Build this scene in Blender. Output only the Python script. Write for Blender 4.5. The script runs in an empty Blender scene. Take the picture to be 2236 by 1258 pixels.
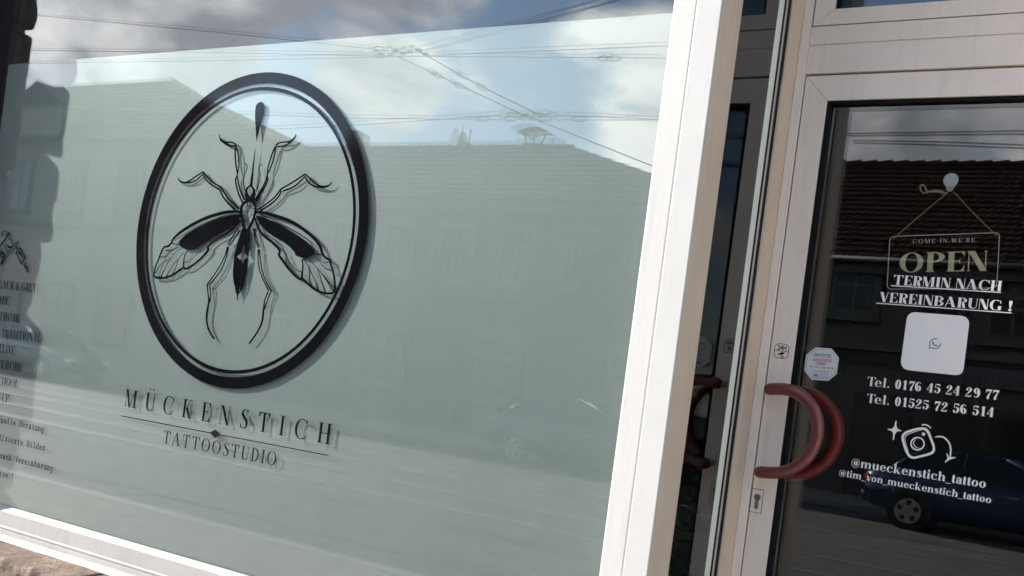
import bpy, bmesh, math, random
from mathutils import Vector, Matrix, noise
random.seed(7)
sc = bpy.context.scene
col = sc.collection
D = math.radians

# ------------------------------------------------------------------ camera
YAW, PITCH, ROLL, FPX, CZ = D(31.228), 0.0, D(7.468), 2279.5, 1.45
PPX, PPY, IMW = 1118.0, 838.5, 2236.0
cy_, sy_ = math.cos(YAW), math.sin(YAW)
FWD = Vector((-sy_, cy_, 0)); RGT0 = Vector((cy_, sy_, 0)); UP0 = Vector((0, 0, 1))
RGT = RGT0 * math.cos(ROLL) + UP0 * math.sin(ROLL)
UPV = -RGT0 * math.sin(ROLL) + UP0 * math.cos(ROLL)
cam_d = bpy.data.cameras.new('camera'); cam = bpy.data.objects.new('camera', cam_d); col.objects.link(cam)
m3 = Matrix((RGT, UPV, -FWD)).transposed()
cam.matrix_world = Matrix.Translation((0, 0, CZ)) @ m3.to_4x4()
cam_d.sensor_width = 36.0; cam_d.lens = FPX / IMW * 36.0
cam_d.shift_y = (PPY - 629.0) / IMW
cam_d.clip_start = 0.02; cam_d.clip_end = 2000
sc.camera = cam

# ------------------------------------------------------------------ light, sky, exposure
SUN = Vector((2.85, 1.0, -1.5)).normalized()          # travel direction
SUN_EL = math.asin(-SUN.z)
SUN_ROT = math.atan2(-SUN.x, -SUN.y)                   # clockwise from +Y
sl = bpy.data.lights.new('sun', 'SUN'); sl.energy = 4.9; sl.angle = D(0.53); sl.color = (1.0, 0.95, 0.88)
so = bpy.data.objects.new('sun', sl); col.objects.link(so)
so.rotation_euler = SUN.to_track_quat('-Z', 'Y').to_euler(); so.location = (-20, -10, 15)
w = bpy.data.worlds.new('World'); sc.world = w; w.use_nodes = True
EXPO = 1.22
sc.view_settings.view_transform = 'Standard'; sc.view_settings.look = 'None'
sc.view_settings.exposure = EXPO; sc.view_settings.gamma = 1.0; sc.view_settings.use_curve_mapping = False

def build_world():
    nt = w.node_tree; N = nt.nodes; L = nt.links
    for n in list(N): N.remove(n)
    def nd(t, **k):
        n = N.new(t)
        for a, b in k.items(): setattr(n, a, b)
        return n
    def mth(op, a, b=None, c=None, clamp=False):
        n = nd('ShaderNodeMath', operation=op); n.use_clamp = clamp
        for i, v in enumerate((a, b, c)):
            if v is None: continue
            if hasattr(v, 'is_linked') or hasattr(v, 'links'): L.new(v, n.inputs[i])
            else: n.inputs[i].default_value = v
        return n.outputs[0]
    out = nd('ShaderNodeOutputWorld'); bg = nd('ShaderNodeBackground'); bg.inputs['Strength'].default_value = 0.12
    L.new(bg.outputs[0], out.inputs[0])
    sky = nd('ShaderNodeTexSky', sky_type='NISHITA'); sky.sun_disc = False
    sky.sun_elevation = SUN_EL; sky.sun_rotation = SUN_ROT; sky.air_density = 1.0; sky.dust_density = 0.4; sky.ozone_density = 2.0
    tc = nd('ShaderNodeTexCoord')
    mp = nd('ShaderNodeMapping'); mp.inputs['Scale'].default_value = (1, 1, 1.9); mp.inputs['Location'].default_value = (-1.65, 0.76, 6.52)
    L.new(tc.outputs['Generated'], mp.inputs[0])
    def nz(loc, scale, detail, rough, dist=0.0):
        n = nd('ShaderNodeTexNoise'); n.inputs['Scale'].default_value = scale; n.inputs['Detail'].default_value = detail
        n.inputs['Roughness'].default_value = rough; n.inputs['Distortion'].default_value = dist
        L.new(loc, n.inputs['Vector']); return n.outputs['Fac']
    sh = nd('ShaderNodeVectorMath', operation='ADD'); L.new(mp.outputs[0], sh.inputs[0])
    sh.inputs[1].default_value = (-SUN.x * 0.055, -SUN.y * 0.055, -SUN.z * 0.10)
    def dens(vec, det=9.0):
        a = nz(vec, 3.1, det, 0.58, 0.25); b = nz(vec, 1.15, 1.0, 0.5)
        return mth('ADD', mth('MULTIPLY', a, 0.62), mth('MULTIPLY', b, 0.50))
    d0 = dens(mp.outputs[0]); d1 = dens(sh.outputs[0], 4.0)
    # a few cumulus banks standing over the roofs across the street
    lob = None
    for (tx, el, cosr, amp) in CLOUDS:
        v = Vector((tx, -1.0, el)).normalized()
        dp = nd('ShaderNodeVectorMath', operation='DOT_PRODUCT'); L.new(tc.outputs['Generated'], dp.inputs[0]); dp.inputs[1].default_value = v
        mr = nd('ShaderNodeMapRange', interpolation_type='SMOOTHSTEP'); L.new(dp.outputs['Value'], mr.inputs['Value'])
        mr.inputs['From Min'].default_value = cosr; mr.inputs['From Max'].default_value = 1.0
        mr.inputs['To Min'].default_value = 0.0; mr.inputs['To Max'].default_value = amp
        lob = mr.outputs[0] if lob is None else mth('ADD', lob, mr.outputs[0])
    den = mth('ADD', d0, lob)
    mask = nd('ShaderNodeMapRange', interpolation_type='SMOOTHSTEP'); L.new(den, mask.inputs['Value'])
    mask.inputs['From Min'].default_value = 0.575; mask.inputs['From Max'].default_value = 0.638
    lit = nd('ShaderNodeMapRange'); L.new(mth('SUBTRACT', d0, d1), lit.inputs['Value'])
    lit.inputs['From Min'].default_value = -0.05; lit.inputs['From Max'].default_value = 0.06
    thick = nd('ShaderNodeMapRange'); L.new(den, thick.inputs['Value'])
    thick.inputs['From Min'].default_value = 0.60; thick.inputs['From Max'].default_value = 0.95
    thick.inputs['To Min'].default_value = 1.0; thick.inputs['To Max'].default_value = 0.55
    # clouds toward the sun are brighter
    ds = nd('ShaderNodeVectorMath', operation='DOT_PRODUCT'); L.new(tc.outputs['Generated'], ds.inputs[0]); ds.inputs[1].default_value = -SUN
    fw = nd('ShaderNodeMapRange'); L.new(ds.outputs['Value'], fw.inputs['Value'])
    fw.inputs['From Min'].default_value = 0.1; fw.inputs['From Max'].default_value = 1.0
    fw.inputs['To Min'].default_value = 0.75; fw.inputs['To Max'].default_value = 1.85
    bri = mth('MULTIPLY', mth('MULTIPLY', mth('MULTIPLY_ADD', lit.outputs[0], 0.62, 0.42), thick.outputs[0]), fw.outputs[0])
    cc = nd('ShaderNodeMix', data_type='RGBA'); L.new(lit.outputs[0], cc.inputs['Factor'])
    cc.inputs['A'].default_value = (0.80, 0.84, 0.94, 1); cc.inputs['B'].default_value = (1.0, 0.98, 0.95, 1)
    cs = nd('ShaderNodeVectorMath', operation='SCALE'); L.new(cc.outputs['Result'], cs.inputs[0]); L.new(mth('MULTIPLY', bri, CLOUD_BRIGHT), cs.inputs['Scale'])
    mx = nd('ShaderNodeMix', data_type='RGBA'); L.new(mask.outputs[0], mx.inputs['Factor'])
    L.new(sky.outputs[0], mx.inputs['A']); L.new(cs.outputs[0], mx.inputs['B'])
    L.new(mx.outputs['Result'], bg.inputs['Color'])
CLOUD_BRIGHT = 8.2
CLOUDS = [(-1.42, 0.46, 0.980, 0.10), (-0.86, 0.318, 0.9975, 0.12), (-0.66, 0.335, 0.9985, 0.05), (-0.85, 0.46, 0.992, 0.07), (-0.45, 0.32, 0.990, 0.03), (-0.25, 0.29, 0.994, 0.07), (-0.95, 0.38, 0.996, -0.06)]
build_world()
cyc = sc.cycles
cyc.use_denoising = True; cyc.max_bounces = 7; cyc.diffuse_bounces = 3; cyc.transparent_max_bounces = 32; cyc.glossy_bounces = 5
cyc.use_adaptive_sampling = True; cyc.adaptive_threshold = 0.03; cyc.adaptive_min_samples = 10
w.cycles.sampling_method = 'MANUAL'; w.cycles.sample_map_resolution = 512
cyc.caustics_reflective = False; cyc.caustics_refractive = False; cyc.sample_clamp_indirect = 6.0

# ------------------------------------------------------------------ projection helper: photo point -> place on a plane Y = const
def at(x, y, Y):
    d = FWD + RGT * ((x - PPX) / FPX) - UPV * ((y - PPY) / FPX)
    k = Y / d.y
    return Vector((d.x * k, Y, d.z * k + CZ))
def tx(x, y=600.0):
    d = FWD + RGT * ((x - PPX) / FPX) - UPV * ((y - PPY) / FPX)
    return d.x / d.y
def mirror_at(x, y, plane, Y):
    "place on plane Y seen by reflection in the pane at Y=plane"
    p = at(x, y, 2 * plane - Y)
    return Vector((p.x, Y, p.z))

YW = 2.330          # outer face of the shop window glass
YDEC = 2.3292       # vinyl on the outer face of the pane
YF = 2.2246         # front of the corner post
YS = 2.790          # front of the door sash
YG = 2.812          # door glass
YDL = 2.8105        # lettering on the door glass

# ------------------------------------------------------------------ object helpers
def tag(o, label=None, cat=None, group=None, kind=None):
    if label: o['label'] = label
    if cat: o['category'] = cat
    if group: o['group'] = group
    if kind: o['kind'] = kind
    return o
def empty(name, loc, label, cat, group=None):
    o = bpy.data.objects.new(name, None); col.objects.link(o); o.location = loc; o.empty_display_size = 0.1
    return tag(o, label, cat, group)
def link(name, me, mat, parent=None):
    o = bpy.data.objects.new(name, me); col.objects.link(o)
    if mat is not None and not me.materials: me.materials.append(mat)
    if parent is not None:
        o.parent = parent
        p = parent; off = Vector((0, 0, 0))
        while p is not None: off += p.location; p = p.parent
        o.location = -off
    return o
def from_bm(name, bm, mat, parent=None, smooth=False):
    me = bpy.data.meshes.new(name); bm.to_mesh(me); bm.free()
    if smooth:
        for p in me.polygons: p.use_smooth = True
    return link(name, me, mat, parent)
def from_py(name, vs, fs, mat, parent=None, smooth=False):
    me = bpy.data.meshes.new(name); me.from_pydata([tuple(v) for v in vs], [], fs); me.update()
    if smooth:
        for p in me.polygons: p.use_smooth = True
    return link(name, me, mat, parent)
def bm_box(bm, x0, x1, y0, y1, z0, z1):
    v = [bm.verts.new(p) for p in ((x0,y0,z0),(x1,y0,z0),(x1,y1,z0),(x0,y1,z0),(x0,y0,z1),(x1,y0,z1),(x1,y1,z1),(x0,y1,z1))]
    for f in ((0,3,2,1),(4,5,6,7),(0,1,5,4),(1,2,6,5),(2,3,7,6),(3,0,4,7)): bm.faces.new([v[i] for i in f])
def box(name, x0, x1, y0, y1, z0, z1, mat, parent=None, bev=0.0, seg=2):
    bm = bmesh.new(); bm_box(bm, min(x0,x1), max(x0,x1), min(y0,y1), max(y0,y1), min(z0,z1), max(z0,z1))
    if bev > 0: bmesh.ops.bevel(bm, geom=list(bm.edges), offset=bev, segments=seg, affect='EDGES', profile=0.5)
    return from_bm(name, bm, mat, parent)
def prism(name, prof, a0, a1, axis, mat, parent=None, bev=0.0, mitre0=0.0, mitre1=0.0):
    """closed profile swept along an axis; axis 'z': prof=(x,y); axis 'x': prof=(y,z). mitre: end offset per unit of first-minus-ref coordinate"""
    bm = bmesh.new(); n = len(prof)
    def P(p, a):
        return (p[0], p[1], a) if axis == 'z' else ((a, p[0], p[1]) if axis == 'x' else (p[0], a, p[1]))
    A = [bm.verts.new(P(p, a0)) for p in prof]; B = [bm.verts.new(P(p, a1)) for p in prof]
    bm.faces.new(A[::-1]); bm.faces.new(B)
    for i in range(n): bm.faces.new((A[i], A[(i+1) % n], B[(i+1) % n], B[i]))
    bmesh.ops.recalc_face_normals(bm, faces=list(bm.faces))
    if bev > 0: bmesh.ops.bevel(bm, geom=list(bm.edges), offset=bev, segments=2, affect='EDGES', profile=0.5)
    return from_bm(name, bm, mat, parent)
def slab(name, poly_xz, y0, y1, mat, parent=None, bev=0.0):
    return prism(name, poly_xz, y0, y1, 'y', mat, parent, bev)
def tube_pts(bm, pts, radii, n=12, caps=True):
    pts = [Vector(p) for p in pts]; rings = []
    if not hasattr(radii, '__len__'): radii = [radii] * len(pts)
    a = None
    for i, p in enumerate(pts):
        t = (pts[min(i+1, len(pts)-1)] - pts[max(i-1, 0)]).normalized()
        if a is None:
            a = t.cross(Vector((0, 0, 1)))
            if a.length < 1e-3: a = t.cross(Vector((0, 1, 0)))
        a = (a - t * a.dot(t)).normalized(); b = a.cross(t).normalized()
        rings.append([bm.verts.new(p + (a*math.cos(2*math.pi*k/n) + b*math.sin(2*math.pi*k/n)) * radii[i]) for k in range(n)])
    for i in range(len(rings)-1):
        for k in range(n): bm.faces.new((rings[i][k], rings[i][(k+1)%n], rings[i+1][(k+1)%n], rings[i+1][k]))
    if caps: bm.faces.new(rings[0][::-1]); bm.faces.new(rings[-1])
def tube(name, pts, r, mat, parent=None, n=10):
    bm = bmesh.new(); tube_pts(bm, pts, r, n)
    bmesh.ops.recalc_face_normals(bm, faces=list(bm.faces))
    return from_bm(name, bm, mat, parent, smooth=True)

# ------------------------------------------------------------------ materials
def new_mat(name):
    m = bpy.data.materials.new(name); m.use_nodes = True
    return m, m.node_tree.nodes, m.node_tree.links, m.node_tree.nodes['Principled BSDF']
def mat_plain(name, c, rough=0.5, spec=0.5, metal=0.0, var=0.0, vscale=30.0, bump=0.0, bscale=200.0, stretch=(1,1,1), coat=0.0, specks=0.0):
    m, N, L, b = new_mat(name)
    b.inputs['Base Color'].default_value = (*c, 1); b.inputs['Roughness'].default_value = rough
    b.inputs['Specular IOR Level'].default_value = spec; b.inputs['Metallic'].default_value = metal; b.inputs['Coat Weight'].default_value = coat
    if var > 0 or bump > 0:
        tc = N.new('ShaderNodeTexCoord'); mp = N.new('ShaderNodeMapping'); mp.inputs['Scale'].default_value = stretch
        L.new(tc.outputs['Object'], mp.inputs[0])
    if var > 0:
        n = N.new('ShaderNodeTexNoise'); n.inputs['Scale'].default_value = vscale; n.inputs['Detail'].default_value = 6; n.inputs['Roughness'].default_value = 0.65
        L.new(mp.outputs[0], n.inputs['Vector'])
        r = N.new('ShaderNodeMapRange'); r.inputs['From Min'].default_value = 0.3; r.inputs['From Max'].default_value = 0.7
        r.inputs['To Min'].default_value = 1 - var; r.inputs['To Max'].default_value = 1 + var * 0.5
        L.new(n.outputs['Fac'], r.inputs['Value'])
        s = N.new('ShaderNodeVectorMath'); s.operation = 'SCALE'; s.inputs[0].default_value = c; L.new(r.outputs[0], s.inputs['Scale'])
        last = s.outputs[0]
        if specks > 0:      # fly specks, scuffs and grime
            vo = N.new('ShaderNodeTexVoronoi'); vo.inputs['Scale'].default_value = 15.0; L.new(tc.outputs['Object'], vo.inputs['Vector'])
            r2 = N.new('ShaderNodeMapRange'); r2.inputs['From Min'].default_value = 0.012; r2.inputs['From Max'].default_value = 0.032; r2.inputs['To Min'].default_value = 1 - specks; L.new(vo.outputs['Distance'], r2.inputs['Value'])
            mp2 = N.new('ShaderNodeMapping'); mp2.inputs['Scale'].default_value = (14, 14, 0.8); L.new(tc.outputs['Object'], mp2.inputs[0])
            n4 = N.new('ShaderNodeTexNoise'); n4.inputs['Scale'].default_value = 3.0; n4.inputs['Detail'].default_value = 6; n4.inputs['Roughness'].default_value = 0.7; L.new(mp2.outputs[0], n4.inputs['Vector'])
            r4 = N.new('ShaderNodeMapRange'); r4.inputs['From Min'].default_value = 0.52; r4.inputs['From Max'].default_value = 0.80; r4.inputs['To Min'].default_value = 1.0; r4.inputs['To Max'].default_value = 0.86; L.new(n4.outputs['Fac'], r4.inputs['Value'])
            mu = N.new('ShaderNodeMath'); mu.operation = 'MULTIPLY'; L.new(r2.outputs[0], mu.inputs[0]); L.new(r4.outputs[0], mu.inputs[1])
            s2 = N.new('ShaderNodeVectorMath'); s2.operation = 'SCALE'; L.new(last, s2.inputs[0]); L.new(mu.outputs[0], s2.inputs['Scale']); last = s2.outputs[0]
        L.new(last, b.inputs['Base Color'])
    if bump > 0:
        n2 = N.new('ShaderNodeTexNoise'); n2.inputs['Scale'].default_value = bscale; n2.inputs['Detail'].default_value = 5
        L.new(mp.outputs[0], n2.inputs['Vector'])
        bp = N.new('ShaderNodeBump'); bp.inputs['Strength'].default_value = bump; bp.inputs['Distance'].default_value = 0.01
        L.new(n2.outputs['Fac'], bp.inputs['Height']); L.new(bp.outputs[0], b.inputs['Normal'])
    return m
def pane(name, x0, x1, y0, y1, z0, z1, mat, parent, face='y'):
    "glass pane: one optical face plus its four ground edges"
    if face == 'y': q = [(x0, z0), (x1, z0), (x1, z1), (x0, z1)]; P = lambda p, s: (p[0], y1 if s else y0, p[1])
    else: q = [(y0, z0), (y1, z0), (y1, z1), (y0, z1)]; P = lambda p, s: (x0 if s else x1, p[0], p[1])
    vs = [P(p, 0) for p in q] + [P(p, 1) for p in q]
    fs = [(0, 1, 2, 3)] + [(i, i + 4, (i + 1) % 4 + 4, (i + 1) % 4) for i in range(4)]
    return from_py(name, vs, fs, mat, parent)
def mat_glass(name, tint=(0.95, 0.975, 0.965), ior=1.52, dirt=0.0, double=True):
    m = bpy.data.materials.new(name); m.use_nodes = True; N = m.node_tree.nodes; L = m.node_tree.links
    for n in list(N): N.remove(n)
    out = N.new('ShaderNodeOutputMaterial'); mix = N.new('ShaderNodeMixShader')
    tr = N.new('ShaderNodeBsdfTransparent'); tr.inputs[0].default_value = (*tint, 1)
    gl = N.new('ShaderNodeBsdfGlossy'); gl.inputs['Roughness'].default_value = 0.0; gl.inputs['Color'].default_value = (1, 1, 1, 1)
    ge = N.new('ShaderNodeNewGeometry'); fr = N.new('ShaderNodeFresnel')
    mr = N.new('ShaderNodeMapRange'); L.new(ge.outputs['Backfacing'], mr.inputs['Value'])
    mr.inputs['To Min'].default_value = ior; mr.inputs['To Max'].default_value = 1.0 / ior
    L.new(mr.outputs[0], fr.inputs['IOR'])
    # both surfaces of the thin pane: 2R / (1 + R)
    a2 = N.new('ShaderNodeMath'); a2.operation = 'MULTIPLY'; a2.inputs[1].default_value = 2.0; L.new(fr.outputs[0], a2.inputs[0])
    a1 = N.new('ShaderNodeMath'); a1.operation = 'ADD'; a1.inputs[1].default_value = 1.0; L.new(fr.outputs[0], a1.inputs[0])
    dv = N.new('ShaderNodeMath'); dv.operation = 'DIVIDE'; L.new(a2.outputs[0], dv.inputs[0]); L.new(a1.outputs[0], dv.inputs[1])
    L.new(dv.outputs[0] if double else fr.outputs[0], mix.inputs[0])
    L.new(tr.outputs[0], mix.inputs[1]); L.new(gl.outputs[0], mix.inputs[2])
    last = mix.outputs[0]
    if dirt > 0:
        tc = N.new('ShaderNodeTexCoord'); mp = N.new('ShaderNodeMapping'); mp.inputs['Scale'].default_value = (1.0, 1.0, 0.35); L.new(tc.outputs['Object'], mp.inputs[0])
        n = N.new('ShaderNodeTexNoise'); n.inputs['Scale'].default_value = 9; n.inputs['Detail'].default_value = 8; n.inputs['Roughness'].default_value = 0.7; L.new(mp.outputs[0], n.inputs['Vector'])
        r = N.new('ShaderNodeMapRange'); r.inputs['From Min'].default_value = 0.4; r.inputs['From Max'].default_value = 0.75; r.inputs['To Min'].default_value = 0.15 * dirt; r.inputs['To Max'].default_value = dirt
        L.new(n.outputs['Fac'], r.inputs['Value'])
        vo = N.new('ShaderNodeTexVoronoi'); vo.inputs['Scale'].default_value = 16.0; vo.inputs['Randomness'].default_value = 1.0; L.new(tc.outputs['Object'], vo.inputs['Vector'])
        r2 = N.new('ShaderNodeMapRange'); r2.inputs['From Min'].default_value = 0.03; r2.inputs['From Max'].default_value = 0.012; r2.inputs['To Max'].default_value = 0.35
        L.new(vo.outputs['Distance'], r2.inputs['Value'])
        ad = N.new('ShaderNodeMath'); ad.operation = 'ADD'; ad.use_clamp = True; L.new(r.outputs[0], ad.inputs[0]); L.new(r2.outputs[0], ad.inputs[1])
        df = N.new('ShaderNodeBsdfDiffuse'); df.inputs[0].default_value = (0.62, 0.60, 0.56, 1)
        m2 = N.new('ShaderNodeMixShader'); L.new(ad.outputs[0], m2.inputs[0]); L.new(last, m2.inputs[1]); L.new(df.outputs[0], m2.inputs[2]); last = m2.outputs[0]
    L.new(last, out.inputs[0])
    return m
def mat_film(name, c):
    "etched film: diffuse body plus a broad frosted lobe"
    m = bpy.data.materials.new(name); m.use_nodes = True; N = m.node_tree.nodes; L = m.node_tree.links
    for n in list(N): N.remove(n)
    out = N.new('ShaderNodeOutputMaterial'); mix = N.new('ShaderNodeMixShader'); mix.inputs[0].default_value = 0.195
    df = N.new('ShaderNodeBsdfDiffuse'); gl = N.new('ShaderNodeBsdfGlossy'); gl.inputs['Roughness'].default_value = 0.58; gl.inputs['Color'].default_value = (0.90, 0.985, 0.97, 1)
    tc = N.new('ShaderNodeTexCoord'); mp = N.new('ShaderNodeMapping'); mp.inputs['Scale'].default_value = (1.0, 1.0, 0.5); L.new(tc.outputs['Object'], mp.inputs[0])
    n = N.new('ShaderNodeTexNoise'); n.inputs['Scale'].default_value = 2.2; n.inputs['Detail'].default_value = 9; n.inputs['Roughness'].default_value = 0.6; L.new(mp.outputs[0], n.inputs['Vector'])
    r = N.new('ShaderNodeMapRange'); r.inputs['From Min'].default_value = 0.3; r.inputs['From Max'].default_value = 0.7; r.inputs['To Min'].default_value = 0.88; r.inputs['To Max'].default_value = 1.10
    L.new(n.outputs['Fac'], r.inputs['Value'])
    s = N.new('ShaderNodeVectorMath'); s.operation = 'SCALE'; s.inputs[0].default_value = c; L.new(r.outputs[0], s.inputs['Scale'])
    L.new(s.outputs[0], df.inputs['Color']); L.new(df.outputs[0], mix.inputs[1]); L.new(gl.outputs[0], mix.inputs[2]); L.new(mix.outputs[0], out.inputs[0])
    return m
def mat_stone(name, c1, c2, scale=6.0, bump=0.6):
    m, N, L, b = new_mat(name)
    tc = N.new('ShaderNodeTexCoord')
    n = N.new('ShaderNodeTexNoise'); n.inputs['Scale'].default_value = scale; n.inputs['Detail'].default_value = 10; n.inputs['Roughness'].default_value = 0.68; n.inputs['Distortion'].default_value = 0.6
    mp = N.new('ShaderNodeMapping'); mp.inputs['Scale'].default_value = (1, 1, 2.0); mp.inputs['Rotation'].default_value = (0, D(12), 0); L.new(tc.outputs['Object'], mp.inputs[0]); L.new(mp.outputs[0], n.inputs['Vector'])
    cr = N.new('ShaderNodeValToRGB'); cr.color_ramp.elements[0].position = 0.3; cr.color_ramp.elements[1].position = 0.72
    cr.color_ramp.elements[0].color = (*c1, 1); cr.color_ramp.elements[1].color = (*c2, 1)
    L.new(n.outputs['Fac'], cr.inputs[0])
    n3 = N.new('ShaderNodeTexNoise'); n3.inputs['Scale'].default_value = 160; n3.inputs['Detail'].default_value = 4; L.new(tc.outputs['Object'], n3.inputs['Vector'])
    mx = N.new('ShaderNodeMix'); mx.data_type = 'RGBA'; mx.blend_type = 'MULTIPLY'; mx.inputs['Factor'].default_value = 0.55
    L.new(cr.outputs[0], mx.inputs['A']); 
    r3 = N.new('ShaderNodeMapRange'); r3.inputs['From Min'].default_value = 0.25; r3.inputs['From Max'].default_value = 0.75; r3.inputs['To Min'].default_value = 0.55; r3.inputs['To Max'].default_value = 1.25
    L.new(n3.outputs['Fac'], r3.inputs['Value']); cb = N.new('ShaderNodeCombineColor')
    for i in range(3): L.new(r3.outputs[0], cb.inputs[i])
    L.new(cb.outputs[0], mx.inputs['B']); L.new(mx.outputs['Result'], b.inputs['Base Color'])
    b.inputs['Roughness'].default_value = 0.92; b.inputs['Specular IOR Level'].default_value = 0.2
    n2 = N.new('ShaderNodeTexNoise'); n2.inputs['Scale'].default_value = 55; n2.inputs['Detail'].default_value = 8; n2.inputs['Roughness'].default_value = 0.7; L.new(mp.outputs[0], n2.inputs['Vector'])
    bp = N.new('ShaderNodeBump'); bp.inputs['Strength'].default_value = bump; bp.inputs['Distance'].default_value = 0.012
    L.new(n2.outputs['Fac'], bp.inputs['Height']); L.new(bp.outputs[0], b.inputs['Normal'])
    return m

M = {}
M['white'] = mat_plain('white_upvc', (0.55, 0.538, 0.52), 0.38, 0.4, var=0.04, vscale=7, bump=0.02, bscale=300, specks=0.45)
M['white_sill'] = mat_plain('weathered_sill', (0.45, 0.438, 0.42), 0.42, 0.35, var=0.08, vscale=5, bump=0.02, bscale=300, specks=0.6)
M['white_warmed'] = mat_plain('warmed_white_aluminium', (0.88, 0.79, 0.715), 0.45, 0.4, var=0.05, vscale=9, bump=0.02, bscale=300, specks=0.4)  # off-white, base colour warmed to stand in for bounced light
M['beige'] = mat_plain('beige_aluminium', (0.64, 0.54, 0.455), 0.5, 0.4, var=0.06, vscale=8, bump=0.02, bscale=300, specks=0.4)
M['seam'] = mat_plain('dark_joint', (0.03, 0.026, 0.022), 0.8)
M['rubber'] = mat_plain('black_rubber', (0.006, 0.006, 0.007), 0.6, 0.15)
M['spacer'] = mat_plain('aluminium_spacer', (0.62, 0.64, 0.66), 0.35, 0.5, metal=0.6)
M['glass'] = mat_glass('window_glass', ior=1.60, dirt=0.026)
M['glass_in'] = mat_glass('inner_glass', tint=(0.965, 0.98, 0.975), ior=1.54)
M['plate'] = mat_glass('acrylic_plate', tint=(0.97, 0.97, 0.97), ior=1.3, double=False)
M['glass_door'] = mat_glass('door_glass', tint=(0.93, 0.945, 0.94), ior=1.47, dirt=0.001)
M['glass_side'] = mat_glass('side_glass', tint=(0.70, 0.74, 0.73), ior=1.5, double=False)
M['film'] = mat_film('frosted_film', (0.165, 0.190, 0.185))
M['strip'] = mat_plain('pale_film', (0.80, 0.88, 0.85), 0.4, 0.4)
M['vinyl_black'] = mat_plain('black_vinyl', (0.004, 0.004, 0.006), 0.06, 0.42)
M['vinyl_white'] = mat_plain('white_vinyl', (0.78, 0.78, 0.80), 0.5, 0.3)
M['gold'] = mat_plain('gold_print', (0.62, 0.55, 0.38), 0.5, 0.3)
M['cream_line'] = mat_plain('cream_print', (0.62, 0.56, 0.50), 0.6, 0.3)
M['red_handle'] = mat_plain('red_plastic', (0.150, 0.030, 0.026), 0.30, 0.5, var=0.08, vscale=20, coat=0.5)
M['red_handle_in'] = mat_plain('red_plastic_inside', (0.26, 0.02, 0.017), 0.3, 0.5)
M['brass'] = mat_plain('lock_nickel', (0.30, 0.27, 0.24), 0.35, 0.5, metal=0.8)
M['key'] = mat_plain('keyway', (0.01, 0.01, 0.01), 0.7)
M['print_blue'] = mat_plain('print_blue', (0.05, 0.10, 0.28), 0.6)
M['print_red'] = mat_plain('print_red', (0.36, 0.06, 0.05), 0.6)
M['print_grey'] = mat_plain('print_grey', (0.16, 0.17, 0.22), 0.6)
M['sticker'] = mat_plain('sticker_white', (0.66, 0.68, 0.71), 0.4, 0.4, var=0.04, vscale=60)
M['rope'] = mat_plain('jute_string', (0.42, 0.35, 0.26), 0.9, 0.1, var=0.3, vscale=900)
M['hook'] = mat_plain('hook_plastic', (0.55, 0.57, 0.60), 0.25, 0.5)
M['sandstone'] = mat_stone('sandstone', (0.12, 0.088, 0.070), (0.36, 0.275, 0.222), 8, 1.0)
M['quoin'] = mat_stone('dark_sandstone', (0.10, 0.085, 0.075), (0.24, 0.20, 0.17), 5, 0.9)
M['mortar'] = mat_stone('mortar', (0.10, 0.08, 0.065), (0.20, 0.165, 0.14), 20, 0.6)
M['render'] = mat_stone('wall_render', (0.42, 0.37, 0.31), (0.52, 0.47, 0.40), 3, 0.4)
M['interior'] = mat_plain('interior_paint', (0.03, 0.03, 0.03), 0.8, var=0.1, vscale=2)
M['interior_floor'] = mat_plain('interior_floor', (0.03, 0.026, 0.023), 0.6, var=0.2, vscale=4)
M['leaf'] = mat_plain('leaf', (0.03, 0.08, 0.025), 0.45, 0.4, var=0.3, vscale=15)
M['pot'] = mat_plain('pot', (0.10, 0.09, 0.085), 0.7)
M['asphalt'] = mat_plain('asphalt', (0.105, 0.10, 0.095), 0.85, 0.3, var=0.35, vscale=1.3, bump=0.5, bscale=60)
M['paving'] = mat_plain('paving', (0.26, 0.24, 0.215), 0.88, 0.2, var=0.25, vscale=3, bump=0.4, bscale=50)
M['kerb'] = mat_plain('granite_kerb', (0.30, 0.285, 0.265), 0.8, 0.3, var=0.3, vscale=20, bump=0.4, bscale=60)
M['rail'] = mat_plain('tram_rail', (0.68, 0.67, 0.66), 0.37, 0.5, metal=1.0)
M['wire'] = mat_plain('wire', (0.02, 0.02, 0.022), 0.5)
M['tile'] = mat_plain('roof_tile', (0.066, 0.037, 0.028), 0.9, 0.08, var=0.6, vscale=3.5, bump=0.3, bscale=40)
M['tile_grey'] = mat_plain('roof_tile_grey', (0.075, 0.065, 0.06), 0.9, 0.08, var=0.3, vscale=3)
M['house_beige'] = mat_stone('house_beige', (0.12, 0.105, 0.088), (0.175, 0.152, 0.128), 2.5, 0.2)
M['house_grey'] = mat_stone('house_grey', (0.065, 0.065, 0.065), (0.10, 0.098, 0.096), 2.5, 0.2)
M['house_ochre'] = mat_stone('house_ochre', (0.24, 0.215, 0.18), (0.34, 0.305, 0.26), 2.5, 0.2)
M['trim'] = mat_plain('stone_trim', (0.13, 0.12, 0.11), 0.85, var=0.15, vscale=6)
M['win_frame'] = mat_plain('window_frame', (0.12, 0.118, 0.115), 0.5)
M['win_dark'] = mat_plain('window_pane', (0.015, 0.017, 0.02), 0.06, 0.5)
M['shop_dark'] = mat_plain('shop_front', (0.03, 0.03, 0.032), 0.25, 0.5)
M['wood_dark'] = mat_plain('timber', (0.06, 0.045, 0.035), 0.6)
M['sign_red'] = mat_plain('sign_red', (0.28, 0.10, 0.10), 0.5)
M['sign_grey'] = mat_plain('sign_grey', (0.12, 0.12, 0.125), 0.5)
M['car_blue'] = mat_plain('car_blue', (0.007, 0.022, 0.085), 0.25, 0.5, metal=0.3, coat=1.0)
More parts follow.
